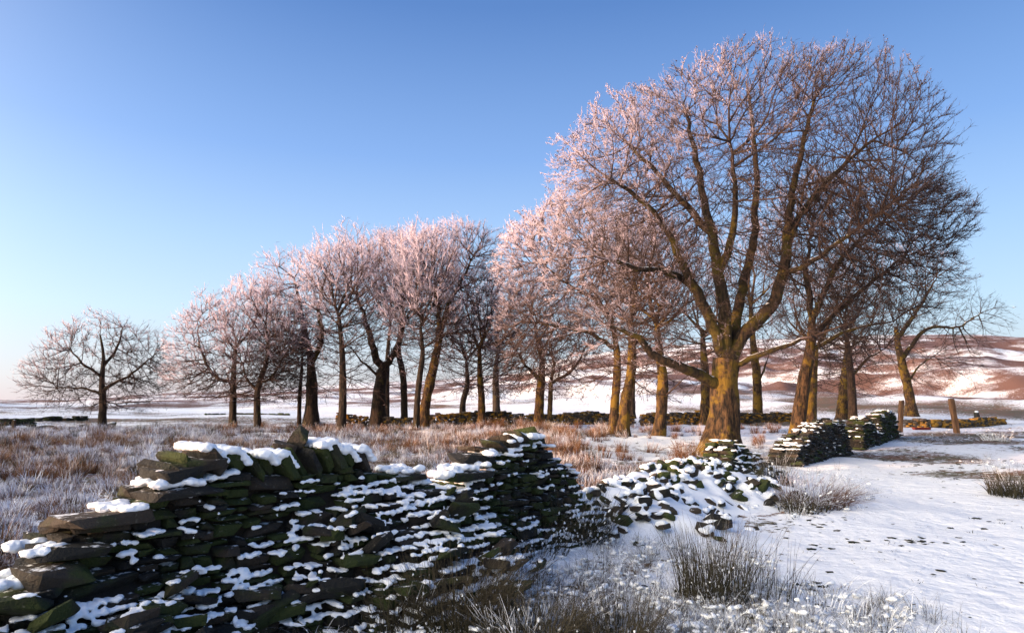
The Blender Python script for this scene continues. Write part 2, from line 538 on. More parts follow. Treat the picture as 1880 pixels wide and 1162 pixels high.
def build_tree(spec):
    name, label, bx, by, wpx = spec["name"], spec["label"], spec["base"][0], spec["base"][1], spec["w"]
    seed = int(bx * 7 + by)
    rs = np.random.default_rng(seed)
    g = ground_at(bx, by)
    Y = g[1]
    g[2] = float(terrain(g[0], g[1])) - 0.05
    px = Y / F
    R0 = wpx * px / 2
    tip = spec.get("tip", 0.009)
    # trunk path
    ctrl = [g] + [at(x, y, Y + rs.normal() * 0.05) for x, y in spec["trunk"]]
    path = polyline(ctrl, 0.14)
    h = path[:, 2] - g[2]
    fk = spec.get("fork", 0.62)
    hh = h / h[-1]
    rad = R0 * np.where(hh < fk, 1 - 0.14 * hh / fk, 0.86 - (0.86 - spec.get("top", 0.42 if fk < 0.65 else 0.66)) * (hh - fk) / (1.001 - fk))
    # scaffold nodes: upper trunk + limbs
    nodes, par, pl, rmin, limb = [], [], [], [], []
    step = max(1, int(0.35 / 0.14))
    fork = spec.get("fork", 0.62)
    sel = list(range(0, len(path), step))
    if sel[-1] != len(path) - 1: sel.append(len(path) - 1)
    for q, i in enumerate(sel):
        nodes.append(path[i]); par.append(q - 1)
        fr = h[i] / h[-1]
        pl.append(1e7 if fr < fork else 0.35 * (h[i] - fork * h[-1]))
        rmin.append(rad[i] * 0.97); limb.append(-1)
    ntr = len(nodes)
    for L in spec.get("limbs", []):
        pts_, r_px, dy = L
        n0 = len(pts_)
        cps = [at(x, y, Y + dy * (i / max(1, n0 - 1)) ** 0.8) for i, (x, y) in enumerate(pts_)]
        pp = polyline(cps, 0.30)
        pp[1:-1] += rs.normal(size=pp[1:-1].shape) * spec.get('wig', 0.03)
        # nearest trunk node carries it
        k = int(np.argmin(((np.array(nodes if spec.get('sub') else nodes[:ntr]) - pp[0]) ** 2).sum(1)))
        lid = len(set(limb)) if limb[k] < 0 else limb[k]
        prev = k
        L_ = 0.0
        for q in range(1, len(pp)):
            L_ += np.linalg.norm(pp[q] - pp[q - 1])
            nodes.append(pp[q]); par.append(prev); pl.append(0.25 * L_ + 0.1)
            rmin.append(r_px * px / 2 * (0.16 + 0.84 * (1 - q / len(pp)) ** 0.9))
            prev = len(nodes) - 1; limb.append(lid)
    pts, cc = crown_points(spec["crown"], spec["n"], Y, rs, spec.get("skirt", 1.35), spec.get("shell", 0.62), spec.get("wob", 0.16))
    pts = pts[pts[:, 2] > g[2] + spec.get("zmin", 1.6)]
    P, par, order = grow(np.array(nodes), par, pl, pts, spec.get("bf", 0.45))
    par = np.array(par); nI = len(nodes); n = len(P)
    # pipe-model radii
    kids = np.bincount(par[par >= 0], minlength=n)
    ntip = (kids == 0).sum()
    pe = math.log(max(ntip, 10)) / math.log(max(R0 * 0.95 / tip, 3))
    acc = np.where(kids == 0, 1.0, 0.0)
    for a in reversed(order):
        if par[a] >= 0: acc[par[a]] += acc[a]
    rr = tip * np.maximum(acc, 1) ** (1 / pe)
    rr[:nI] = np.clip(rr[:nI] * 0.9, np.array(rmin), np.array(rmin) * 1.12)
    rr[:ntr] = np.array(rmin)[:ntr]
    lim = np.concatenate([np.array(limb), np.full(n - nI, -1)])
    for a in order[nI:]: lim[a] = lim[par[a]]
    # main child and smoothing
    mainc = np.full(n, -1)
    for a in order:
        p = par[a]
        if p >= 0 and (mainc[p] < 0 or acc[a] > acc[mainc[p]]): mainc[p] = a
    free = np.where((np.arange(n) >= nI) & (mainc >= 0))[0]
    for _ in range(4):
        P[free] = 0.4 * P[free] + 0.3 * P[par[free]] + 0.3 * P[mainc[free]]
    P[nI:] += rs.normal(size=(n - nI, 3)) * 0.012
    # child never thicker than its parent
    for a in order:
        if par[a] >= 0 and a >= nI: rr[a] = min(rr[a], rr[par[a]] * 0.92)
    T = np.zeros((n, 3))
    ch = np.where(par >= 0)[0]
    e = P[ch] - P[par[ch]]
    e /= np.linalg.norm(e, axis=1, keepdims=True) + 1e-9
    E = np.zeros((n, 3)); E[ch] = e
    T[:] = E
    m = mainc >= 0
    T[m] = E[m] + E[mainc[m]]
    T /= np.linalg.norm(T, axis=1, keepdims=True) + 1e-9
    root = thing(name, label, "tree", tuple(g), spec.get("group", "bare frosted trees along the old wall"))
    def part(nm, geo, mat, attr=None):
        me = geo.mesh(nm, True, attr)
        co = np.zeros(len(me.vertices) * 3, np.float32); me.vertices.foreach_get("co", co)
        co = co.reshape(-1, 3) - g.astype(np.float32); me.vertices.foreach_set("co", co.ravel())
        return obj(nm, me, mat, root)
    # trunk
    k = 28 if wpx > 40 else 16
    V, Q = loft_trunk(path, rad, k, seed, spec.get("flare", 0.55), 0.07 if wpx > 40 else 0.09)
    gt = Geo(); gt.add(V, Q)
    # limbs and branches
    edges = ch[ch >= ntr]
    ismain = mainc[par[edges]] == edges
    start_r = np.where(ismain & (par[edges] >= 0), np.minimum(rr[par[edges]], rr[edges] * 1.5), np.minimum(rr[edges] * 1.25, rr[par[edges]]))
    T0 = np.where(ismain[:, None], T[par[edges]], E[edges])
    cw = max(e_[2] for e_ in spec["crown"]) * px
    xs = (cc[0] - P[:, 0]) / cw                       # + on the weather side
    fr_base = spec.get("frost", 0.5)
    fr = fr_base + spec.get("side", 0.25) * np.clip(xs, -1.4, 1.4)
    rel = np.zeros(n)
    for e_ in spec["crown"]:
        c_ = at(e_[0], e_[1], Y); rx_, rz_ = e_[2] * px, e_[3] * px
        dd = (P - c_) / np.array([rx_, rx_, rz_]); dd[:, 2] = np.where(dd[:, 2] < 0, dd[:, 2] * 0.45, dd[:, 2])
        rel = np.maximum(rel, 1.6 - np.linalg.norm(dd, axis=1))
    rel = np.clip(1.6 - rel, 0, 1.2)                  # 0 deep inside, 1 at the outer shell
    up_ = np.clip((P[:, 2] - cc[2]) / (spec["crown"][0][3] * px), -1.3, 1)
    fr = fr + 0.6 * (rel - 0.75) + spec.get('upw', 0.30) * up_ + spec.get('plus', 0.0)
    thin = 1 - np.clip((rr - 0.012) / 0.05, 0, 1)
    big = rr[edges] > 0.045
    mid = (~big) & (rr[edges] > 0.02)
    gb = Geo()
    for lid in sorted(set(lim[edges[big]])):
        msk = big & (lim[edges] == lid); s = edges[msk]
        V, Q = tubes(P[par[s]], P[s], start_r[msk], rr[s], T0[msk], T[s], 9)
        if lid < 0: gt.add(V, Q)
        else:
            gl = Geo(); gl.add(V, Q); part("limb", gl, M["limb"] if wpx > 15 else M["bark_dark"])
    part("trunk", gt, spec.get("bark", M["bark_dark"]))
    for msk, kk, gg in ((mid, 5, gb), (~(big | mid), 3, gb)):
        s = edges[msk]
        if len(s) == 0: continue
        V, Q = tubes(P[par[s]], P[s], start_r[msk], rr[s], T0[msk], T[s], kk)
        gg.add(V, Q, None, np.repeat(fr[s] * (0.35 + 0.65 * thin[s]), 2 * kk))
    # twigs
    nt_ = spec.get("twigs", 4)
    cand = np.where((np.arange(n) >= nI) & (rr < 0.035) & (rs.random(n) < 0.35 + 0.65 * sstep(0.35, 0.9, rel)))[0]
    src = np.repeat(cand, nt_)
    tl = spec.get("tl", 0.34) * rs.uniform(0.45, 1.25, len(src))
    outw = P[src] - np.array([cc[0], cc[1], cc[2] - 1.5]); outw /= np.linalg.norm(outw, axis=1, keepdims=True) + 1e-9
    d = E[src] * 0.55 + outw * 0.4 + np.array([spec.get("sweep", 0.0), 0, 0.42]) + rs.normal(size=(len(src), 3)) * spec.get("fuzz", 0.36)
    d /= np.linalg.norm(d, axis=1, keepdims=True)
    f = rs.uniform(0, 1, len(src))[:, None]
    p0 = P[src] * (1 - f) + P[par[src]] * f
    p1 = p0 + d * tl[:, None]
    tr = spec.get("tr", 0.011) * (0.7 + 0.9 * rs.random(len(src))) * (0.75 + 0.5 * np.clip(fr[src], 0, 1))
    V, Tt = cones(p0, p1, tr)
    gb.add(V, None, Tt, np.repeat(fr[src] + 0.12, 4))
    # a second order of finer twigs
    f2 = spec.get("fine", 1)
    if f2:
        s2 = np.repeat(np.arange(len(src)), f2)
        ff = rs.uniform(0.3, 0.95, len(s2))[:, None]
        q0 = p0[s2] * (1 - ff) + p1[s2] * ff
        d2 = d[s2] * 0.6 + rs.normal(size=(len(s2), 3)) * 0.55 + np.array([0, 0, 0.15]); d2 /= np.linalg.norm(d2, axis=1, keepdims=True)
        q1 = q0 + d2 * (tl[s2] * 0.6)[:, None]
        V, Tt = cones(q0, q1, tr[s2] * 0.8)
        gb.add(V, None, Tt, np.repeat(fr[src][s2] + 0.2, 4))
    part("crown", gb, spec.get("twigmat", M["twig_frost"]), "frost")
    # frosted seed bunches hanging at the twig tips
    if spec.get("seeds"):
        m = spec["seeds"]
        wgt = np.clip(fr[src] + 0.15, 0.05, 1) ** 1.5; wgt /= wgt.sum()
        pick = rs.choice(len(src), m, p=wgt)
        c = p1[pick]
        ln, wd = rs.uniform(0.035, 0.085, m) * spec.get("seedk", 1), rs.uniform(0.014, 0.03, m) * spec.get("seedk", 1)
        ax = rs.normal(size=(m, 3)) * 0.45 + np.array([0, 0, -1.0]); ax /= np.linalg.norm(ax, axis=1, keepdims=True)
        u = np.cross(ax, rs.normal(size=(m, 3))); u /= np.linalg.norm(u, axis=1, keepdims=True); v = np.cross(ax, u)
        mid_ = c + ax * (ln * 0.55)[:, None]
        V = np.stack([c, mid_ + u * wd[:, None], mid_ + v * wd[:, None], mid_ - u * wd[:, None], mid_ - v * wd[:, None], c + ax * ln[:, None] * 1.3], 1).reshape(-1, 3)
        b = (np.arange(m) * 6)[:, None, None]
        Tt = (b + np.array([[0, 1, 2], [0, 2, 3], [0, 3, 4], [0, 4, 1], [5, 2, 1], [5, 3, 2], [5, 4, 3], [5, 1, 4]])[None]).reshape(-1, 3)
        gs = Geo(); gs.add(V, None, Tt, np.repeat(fr[src][pick] + 0.15, 6))
        o = part("seed_bunches", gs, spec.get("twigmat", M["twig_frost"]), "frost"); o["kind"] = "stuff"
    return root

DK, GR = M["bark_dark"], M["bark_grey"]
far = dict(n=2700, twigs=3, fine=1, tl=0.42, tr=0.0105, tip=0.0085, frost=0.34, side=0.2)
TREES = [
 dict(far, label="solitary spreading dark-trunked tree out on the open field", base=(187, 784), w=14, trunk=[(189, 740), (187, 700), (190, 655), (184, 615)], fork=0.3,
      crown=[(185, 658, 98, 86), (105, 693, 68, 34), (262, 676, 55, 45)], n=2600, frost=0.17, zmin=1.0, skirt=0.9, twigs=4, tr=0.009, tip=0.008, twigmat=M["twig_dark"],
      top=0.2, limbs=[([(188, 722), (150, 712), (105, 712)], 6, 0), ([(189, 715), (235, 690), (280, 655)], 6, 0), ([(188, 690), (150, 665), (130, 640)], 6, -1), ([(189, 670), (215, 640), (225, 600)], 6, 1)]),
 dict(far, label="frosted tree with wide low left-hand boughs beside the open field", base=(427, 788), w=14, trunk=[(428, 740), (429, 690), (432, 640)], fork=0.4,
      crown=[(432, 615, 70, 92), (363, 622, 45, 75), (378, 680, 62, 32)], frost=0.25,
      limbs=[([(429, 700), (395, 690), (368, 640), (362, 590)], 7, 0.5)]),
 dict(far, label="frosted tree forking low with a crooked left bough", base=(474, 789), w=13, trunk=[(472, 730), (478, 700), (490, 660), (492, 620)], fork=0.35,
      crown=[(480, 580, 62, 80), (512, 640, 46, 46)], frost=0.34,
      limbs=[([(474, 716), (455, 700), (447, 670)], 6, 0), ([(478, 704), (500, 690), (520, 655)], 5, -0.6)]),
 dict(far, label="slender pole-thin tree beside a thick black trunk", base=(549, 785), w=8, trunk=[(550, 730), (553, 690), (556, 640)], fork=0.5,
      crown=[(548, 610, 38, 60)], n=700),
 dict(far, label="thick black-trunked tree dividing into two stems", base=(572, 786), w=24, trunk=[(573, 740), (572, 690), (569, 655)], fork=0.6,
      crown=[(565, 535, 82, 85), (522, 570, 56, 62)], n=1900, frost=0.38,
      limbs=[([(570, 660), (560, 610), (550, 560), (540, 510)], 12, 0.4), ([(572, 665), (592, 620), (585, 560), (600, 500)], 11, -0.5)]),
 dict(far, label="straight dark-trunked frosted tree right of the thick black trunk", base=(627, 790), w=15, trunk=[(629, 740), (629, 680), (627, 630), (622, 580)], fork=0.45,
      crown=[(640, 520, 66, 98), (612, 485, 62, 42)], n=1700, frost=0.37),
 dict(far, label="stout buttressed tree forking into a wide V of boughs", base=(693, 783), w=25, trunk=[(695, 740), (699, 700), (706, 670)], fork=0.7, flare=0.8,
      crown=[(670, 490, 82, 68), (725, 510, 82, 88), (650, 440, 60, 36)], n=2300, frost=0.38,
      limbs=[([(704, 675), (688, 650), (675, 600), (655, 540)], 14, -0.5), ([(708, 672), (728, 640), (740, 590), (735, 530)], 13, 0.5), ([(700, 695), (670, 670), (645, 640)], 6, -1)]),
 dict(far, label="narrow trunk half hidden behind the stout buttressed tree", base=(710, 778), w=11, trunk=[(710, 720), (711, 660), (716, 600)], fork=0.5,
      crown=[(722, 470, 62, 60)], n=1000),
 dict(far, label="crooked tree kinking left above its straight lower trunk", base=(742, 783), w=13, trunk=[(742, 730), (740, 690), (732, 645), (735, 595)], fork=0.6,
      crown=[(752, 475, 72, 66)], n=1500, frost=0.37),
 dict(far, label="slim tree growing close beside a leaning trunk", base=(764, 790), w=12, trunk=[(766, 740), (771, 690), (776, 650), (772, 600)], fork=0.6,
      crown=[(780, 560, 62, 56), (790, 460, 52, 46)], n=1500, frost=0.37),
 dict(far, label="tall tree leaning right with a bushy pale frosted top", base=(777, 788), w=19, trunk=[(781, 745), (789, 705), (798, 665), (808, 615)], fork=0.7,
      crown=[(822, 470, 84, 68), (858, 438, 60, 36), (838, 545, 62, 48)], n=2600, frost=0.41, bark=GR,
      limbs=[([(806, 625), (820, 570), (845, 520), (870, 470)], 11, 0.4), ([(804, 630), (805, 570), (795, 510)], 11, -0.4)]),
 dict(far, label="short trunk beyond the moss-topped wall, right of the leaning tree", base=(850, 777), w=12, trunk=[(850, 740), (858, 705), (856, 660)], fork=0.5,
      crown=[(858, 600, 56, 66)], n=1100, frost=0.28),
 dict(far, label="mossy tree with knuckled trunk in front of the moss-topped wall", base=(883, 785), w=14, trunk=[(884, 740), (881, 690), (880, 640)], fork=0.5, bark=GR,
      crown=[(888, 550, 68, 80)], n=1700, frost=0.37),
 dict(far, label="grey tree with slender forked top beyond the moss-topped wall", base=(911, 769), w=14, trunk=[(911, 730), (910, 690), (914, 640)], fork=0.5,
      crown=[(930, 570, 58, 82)], n=1300, frost=0.28, tl=0.5),
 dict(far, label="upright brown tree with a thin companion at its foot", base=(989, 785), w=18, trunk=[(990, 740), (994, 690), (996, 640)], fork=0.55, bark=GR,
      crown=[(985, 570, 72, 86), (938, 612, 44, 46)], n=1900, frost=0.37,
      limbs=[([(993, 700), (965, 670), (945, 640)], 7, -0.5), ([(994, 660), (985, 610), (970, 560)], 10, 0)]),
 dict(far, label="thin tree with an upswept fork beside the upright brown tree", base=(1008, 786), w=10, trunk=[(1010, 740), (1012, 700), (1018, 670)], fork=0.6, bark=GR,
      crown=[(1038, 610, 56, 62)], n=1100, frost=0.31,
      limbs=[([(1012, 700), (1045, 685), (1070, 650), (1085, 610)], 6, 0)]),
 dict(far, label="left stem of the twin mossy trunks, carrying a broad frosted crown", base=(1125, 795), w=17, trunk=[(1129, 740), (1133, 690), (1132, 640), (1122, 580)], fork=0.5, bark=GR,
      crown=[(1050, 465, 128, 108), (972, 475, 66, 95), (985, 585, 82, 55)], n=3600, twigs=5, frost=0.38, tl=0.34, tr=0.011, seeds=3000, seedk=1.1,
      limbs=[([(1128, 600), (1090, 550), (1040, 520), (990, 480)], 9, -0.5), ([(1130, 640), (1080, 610), (1030, 600), (960, 590)], 8, -1)]),
 dict(far, label="right stem of the twin mossy trunks, leaning away from its partner", base=(1143, 799), w=22, trunk=[(1148, 740), (1158, 690), (1160, 640), (1158, 590)], fork=0.5, bark=GR,
      crown=[(1165, 490, 95, 115)], n=2200, frost=0.31, tl=0.34, tr=0.011),
 dict(far, label="dark slim trunk standing behind the twin mossy trunks", base=(1160, 768), w=13, trunk=[(1160, 720), (1163, 670), (1165, 620)], fork=0.5,
      crown=[(1168, 580, 52, 66)], n=900, frost=0.25),
 dict(far, label="mossy leaning trunk with a low sprout of fine twigs", base=(1209, 800), w=22, trunk=[(1214, 750), (1217, 700), (1211, 650), (1205, 590)], fork=0.5, bark=GR,
      crown=[(1212, 500, 88, 105)], n=2000, frost=0.28, tl=0.34, tr=0.011,
      limbs=[([(1215, 735), (1235, 715), (1262, 690)], 4, -1)]),
 dict(far, label="brown trunk just behind the great tree's low bough", base=(1297, 779), w=20, trunk=[(1296, 730), (1294, 680), (1290, 620)], fork=0.5, bark=GR,
      crown=[(1285, 545, 82, 88)], n=1300, frost=0.22),
 dict(far, label="slim curving trunk against the hill behind the great tree", base=(1390, 776), w=17, trunk=[(1391, 730), (1388, 680), (1382, 620), (1378, 560)], fork=0.45, bark=GR,
      crown=[(1385, 490, 78, 95)], n=1400, frost=0.22,
      limbs=[([(1390, 705), (1402, 680), (1412, 650)], 5, 0)]),
 dict(far, label="leaning dark trunk rooted at the end of the mossy wall", base=(1457, 818), w=26, trunk=[(1468, 760), (1476, 700), (1487, 640), (1492, 570)], fork=0.5, bark=GR,
      crown=[(1510, 430, 112, 112), (1620, 400, 130, 100), (1705, 395, 75, 72), (1560, 520, 90, 55)], n=3800, twigs=5, frost=0.15, side=0.2, tl=0.33, tr=0.009, twigmat=M["twig_dark"],
      limbs=[([(1490, 620), (1540, 570), (1600, 520), (1660, 470)], 11, 0.5), ([(1492, 590), (1530, 500), (1580, 440), (1640, 390)], 11, -0.5), ([(1490, 640), (1560, 605), (1640, 590)], 9, -1.0), ([(1491, 580), (1480, 500), (1490, 420)], 12, 0.6)]),
 dict(far, label="sunlit brown trunk standing behind the mossy wall's corner", base=(1486, 784), w=22, trunk=[(1488, 740), (1492, 690), (1498, 640)], fork=0.5, bark=GR,
      crown=[(1505, 555, 85, 78)], n=1400, frost=0.17, twigmat=M["twig_dark"]),
 dict(far, label="yellow-mossed trunk of a close pair beyond the mossy wall", base=(1545, 770), w=18, trunk=[(1547, 730), (1551, 690), (1555, 640)], fork=0.5, bark=GR,
      crown=[(1560, 560, 78, 84)], n=1400, frost=0.14, twigmat=M["twig_dark"]),
 dict(far, label="darker trunk of a close pair beyond the mossy wall", base=(1566, 780), w=16, trunk=[(1565, 740), (1562, 690), (1556, 640), (1552, 600)], fork=0.45,
      crown=[(1605, 520, 98, 90), (1560, 610, 60, 45)], n=1800, frost=0.17, twigmat=M["twig_dark"],
      limbs=[([(1564, 690), (1590, 660), (1625, 640)], 6, -0.6)]),
 dict(far, label="curved tree leaning over the gate post, crown swept out over the moor", base=(1673, 767), w=18, trunk=[(1670, 730), (1662, 690), (1650, 640), (1645, 600)], fork=0.45, bark=GR,
      crown=[(1690, 510, 85, 78), (1765, 582, 80, 52), (1735, 640, 70, 45)], n=2200, frost=0.13, twigmat=M["twig_dark"], zmin=2.0, sweep=0.25,
      limbs=[([(1655, 660), (1700, 605), (1760, 600), (1800, 575)], 8, -0.5), ([(1650, 620), (1690, 560), (1720, 510)], 8, 0.4), ([(1668, 700), (1690, 670), (1720, 650)], 4, -1)]),
]
for sp in TREES:
    sp["name"] = "bare_tree"
    row = 330 < sp["base"][0] < 1100
    sp["crown"] = [(e[0], e[1] + e[3] * (0.30 if row else 0.16), e[2] * (1.36 if row else 1.12), e[3] * (1.30 if row else 1.16)) for e in sp["crown"]]
    if row: sp["plus"] = 0.07; sp["sweep"] = 0.12
    sp["n"] = int(sp["n"] * (1.2 if row else (0.9 if 1150 < sp["base"][0] < 1450 or 1470 < sp["base"][0] < 1600 else 1.15)))
    build_tree(sp)

build_tree(dict(name="great_sycamore", label="great spreading sycamore with thick mossy trunk and low left bough", base=(1322, 838), w=54,
    trunk=[(1328, 790), (1330, 740), (1330, 700), (1335, 660)], fork=0.85, flare=1.0, bark=GR, group=None,
    crown=[(1382, 322, 335, 232), (1172, 342, 178, 176), (1515, 275, 200, 178), (1098, 445, 140, 110), (1640, 380, 112, 98)],
    n=16500, twigs=5, fine=1, upw=0.10, sub=True, top=0.84, wig=0.025, shell=0.45, wob=0.10, tl=0.24, tr=0.006, tip=0.0052, frost=0.21, side=0.30, zmin=2.6, bf=0.42, twigmat=M["twig_dark"], seeds=7000, seedk=0.8,
    limbs=[([(1320, 705), (1280, 686), (1240, 672), (1195, 648), (1175, 620), (1120, 600)], 23, -1.2),
           ([(1325, 660), (1305, 580), (1268, 520), (1245, 465), (1215, 410), (1170, 360), (1120, 330)], 22, -1.4),
           ([(1333, 655), (1330, 570), (1320, 500), (1306, 430), (1290, 350), (1270, 260), (1255, 190)], 24, -0.4),
           ([(1338, 655), (1352, 580), (1372, 500), (1385, 420), (1390, 320), (1380, 220), (1370, 150)], 22, 1.8),
           ([(1342, 655), (1375, 600), (1415, 562), (1435, 510), (1446, 440), (1452, 370), (1475, 270), (1500, 170)], 24, 0.2),
           ([(1446, 445), (1480, 380), (1530, 320), (1600, 260), (1660, 220)], 12, 1.2),
           ([(1435, 510), (1490, 480), (1560, 430), (1640, 370)], 10, -1.5),
           ([(1340, 672), (1380, 655), (1430, 640), (1490, 618), (1540, 600)], 12, -1.4),
           ([(1268, 520), (1230, 500), (1170, 490), (1090, 470)], 13, -1.8),
           ([(1320, 500), (1345, 430), (1350, 350), (1340, 260)], 15, -2.0),
           ([(1306, 430), (1250, 370), (1180, 290), (1120, 230)], 14, 1.5)]))
# ------------------------------------------------------------------ stone, walls and rubble
import bmesh

def mat_stone(name, green, tint=1.0, dust=0.9, moss=(0.030, 0.041, 0.010)):
    m, nt, b = nodes_of(name); n = N(nt)
    p = n.pos()
    r = n.math('FRACT', n.math('ADD', n.rand(), n.math('MULTIPLY', n.island(), 3.7)))
    dark = tuple(c * tint for c in (0.016, 0.0155, 0.014)); brown = tuple(c * tint for c in (0.044, 0.033, 0.024))
    col = n.mix(n.ramp(n.math('ADD', r, n.math('MULTIPLY', n.noise(7, 5, p, 0.6), 0.6)), 0.5, 1.35), dark, brown)
    mo = n.math('ADD', n.noise(2.3, 5, p, 0.6), n.math('MULTIPLY', n.math('SUBTRACT', n.math('FRACT', n.math('MULTIPLY', r, 7.3)), 0.5), 0.35))
    col = n.mix(n.ramp(mo, 0.66 - green * 0.3, 0.84 - green * 0.3), col, tuple(c * tint for c in moss))
    col = n.mix(n.ramp(n.noise(26, 4, p), 0.62, 0.8), col, tuple(c * tint for c in (0.12, 0.11, 0.085)))
    s = n.math('ADD', n.nz(), n.math('MULTIPLY', n.math('SUBTRACT', n.noise(11, 5, p, 0.65), 0.5), 1.0))
    col = n.mix(n.ramp(s, dust + 0.12, dust + 0.24), col, SNOW)
    n.link(col, b.inputs["Base Color"])
    h = n.math('ADD', n.noise(14, 6, p, 0.65), n.math('MULTIPLY', n.noise(60, 4, p), 0.35))
    n.bump(h, 1.0, 0.045, b)
    return m
M["stone"] = mat_stone("mossy_gritstone", 0.9)
M["stone_brown"] = mat_stone("brown_gritstone", 0.35, 1.3)
M["stone_far"] = mat_stone("sun_tinted_moss_stone", 0.65, 2.6, 1.1, (0.13, 0.070, 0.012))  # low-sun glow painted in: moss turned orange, stone brightened
M["core"] = mat_stone("dark_hearting", 0.2, 0.5, 1.4)

def stone_mesh(seed, rough=0.16, blocky=0.72):
    """angular quarried block about one unit across"""
    r = random.Random(seed)
    bm = bmesh.new()
    for sx in (-1, 1):
        for sy in (-1, 1):
            for sz in (-1, 1):
                k = [0.5 - r.random() ** 1.5 * rough * 1.7 for _ in range(3)]
                for a in range(3):
                    v = [sx * k[0], sy * k[1], sz * k[2]]
                    v = [v[i] * (1 - (0.02 + (0.10 + 0.5 * (1 - blocky)) * r.random()) * (i != a)) + r.uniform(-0.02, 0.02) for i in range(3)]
                    bm.verts.new(v)
    for _ in range(6):      # knocked-off corners and swellings on the faces
        a = r.randrange(3); v = [r.uniform(-0.4, 0.4) for _ in range(3)]; v[a] = r.choice((-1, 1)) * r.uniform(0.44, 0.53)
        bm.verts.new(v)
    bmesh.ops.convex_hull(bm, input=bm.verts)
    bmesh.ops.delete(bm, geom=[v for v in bm.verts if not v.link_faces], context='VERTS')
    me = bpy.data.meshes.new("stone")
    bm.normal_update(); bm.to_mesh(me); bm.free()
    return me
STONES = {}
def stones_for(mat):
    if mat.name not in STONES:
        L = [stone_mesh(i * 31 + 7, 0.16) for i in range(28)]
        for me in L: me.materials.append(mat)
        STONES[mat.name] = L
    return STONES[mat.name]
_raw = []
for me in stones_for(M["stone"]):
    v = np.zeros(len(me.vertices) * 3, np.float32); me.vertices.foreach_get("co", v)
    me.calc_loop_triangles()
    t = np.zeros(len(me.loop_triangles) * 3, np.int32); me.loop_triangles.foreach_get("vertices", t)
    _raw.append((v.reshape(-1, 3), t.reshape(-1, 3)))

def rotm(rx, ry, rz):
    cx, sx, cy, sy, cz, sz = math.cos(rx), math.sin(rx), math.cos(ry), math.sin(ry), math.cos(rz), math.sin(rz)
    return np.array([[cz * cy, cz * sy * sx - sz * cx, cz * sy * cx + sz * sx], [sz * cy, sz * sy * sx + cz * cx, sz * sy * cx - cz * sx], [-sy, cy * sx, cy * cx]])

def put_stone(parent, loc, dims, rot, mat, name="stone"):
    me = R.choice(stones_for(mat))
    o = bpy.data.objects.new(name, me); C.objects.link(o)
    o.parent = parent
    o.location = np.asarray(loc) - np.array(parent.location)
    o.scale = dims; o.rotation_euler = rot
    return o

def add_stone(geo, loc, dims, rot):
    v, t = _raw[R.randrange(len(_raw))]
    geo.add((v * np.asarray(dims)) @ rotm(*rot).T + np.asarray(loc), None, t)

_ico = None
def ico():
    global _ico
    if _ico is None:
        bm = bmesh.new(); bmesh.ops.create_icosphere(bm, subdivisions=1, radius=1.0)
        v = np.array([x.co[:] for x in bm.verts]); t = np.array([[x.index for x in f.verts] for f in bm.faces]); bm.free()
        _ico = (v, t)
    return _ico

def snow_part(blobs, parent, voxel, amp=0.006, name="snow", freq=34):
    """lumps of lying snow (centre, radii, heading) fused into one soft surface"""
    if not blobs: return
    v, t = ico()
    g = Geo()
    for c, r_, a in blobs:
        ca, sa = math.cos(a), math.sin(a)
        w = v * np.asarray(r_)
        w = np.stack([w[:, 0] * ca - w[:, 1] * sa, w[:, 0] * sa + w[:, 1] * ca, w[:, 2]], -1)
        g.add(w + np.asarray(c), None, t)
    tmp = obj("snow_tmp", g.mesh("snow_tmp"))
    md = tmp.modifiers.new("r", 'REMESH'); md.mode = 'VOXEL'; md.voxel_size = voxel
    ms = tmp.modifiers.new("s", 'SMOOTH'); ms.iterations = 1; ms.factor = 0.5
    dg = bpy.context.evaluated_depsgraph_get()
    me = bpy.data.meshes.new_from_object(tmp.evaluated_get(dg))
    bpy.data.objects.remove(tmp)
    co = np.zeros(len(me.vertices) * 3, np.float32); me.vertices.foreach_get("co", co); co = co.reshape(-1, 3)
    nr = np.zeros(len(me.vertices) * 3, np.float32); me.vertices.foreach_get("normal", nr); nr = nr.reshape(-1, 3)
    d = fbm(co[:, 0] * freq, co[:, 1] * freq, co[:, 2] * freq, 13, 3)
    co = co + nr * (d * amp)[:, None] - np.array(parent.location, np.float32)
    me.vertices.foreach_set("co", co.astype(np.float32).ravel())
    me.polygons.foreach_set("use_smooth", np.ones(len(me.polygons), bool))
    me.name = name
    o = obj(name, me, M["snow"], parent)
    o["kind"] = "stuff"
    return o

def wall_st(px, py):
    """where a pixel's line of sight meets the upright plane of the old wall: distance along it and height"""
    d = ray(px, py)
    A = np.array([[d[0], -WALL_D[0]], [1.0, -WALL_D[1]]])
    k, s = np.linalg.solve(A, WALL_P)
    return s, CAM_Z + d[2] * k

def wpos(s, n, z):
    return np.array([WALL_P[0] + WALL_D[0] * s + WALL_N[0] * n, WALL_P[1] + WALL_D[1] * s + WALL_N[1] * n, z])
HEAD = math.atan2(WALL_D[1], WALL_D[0])

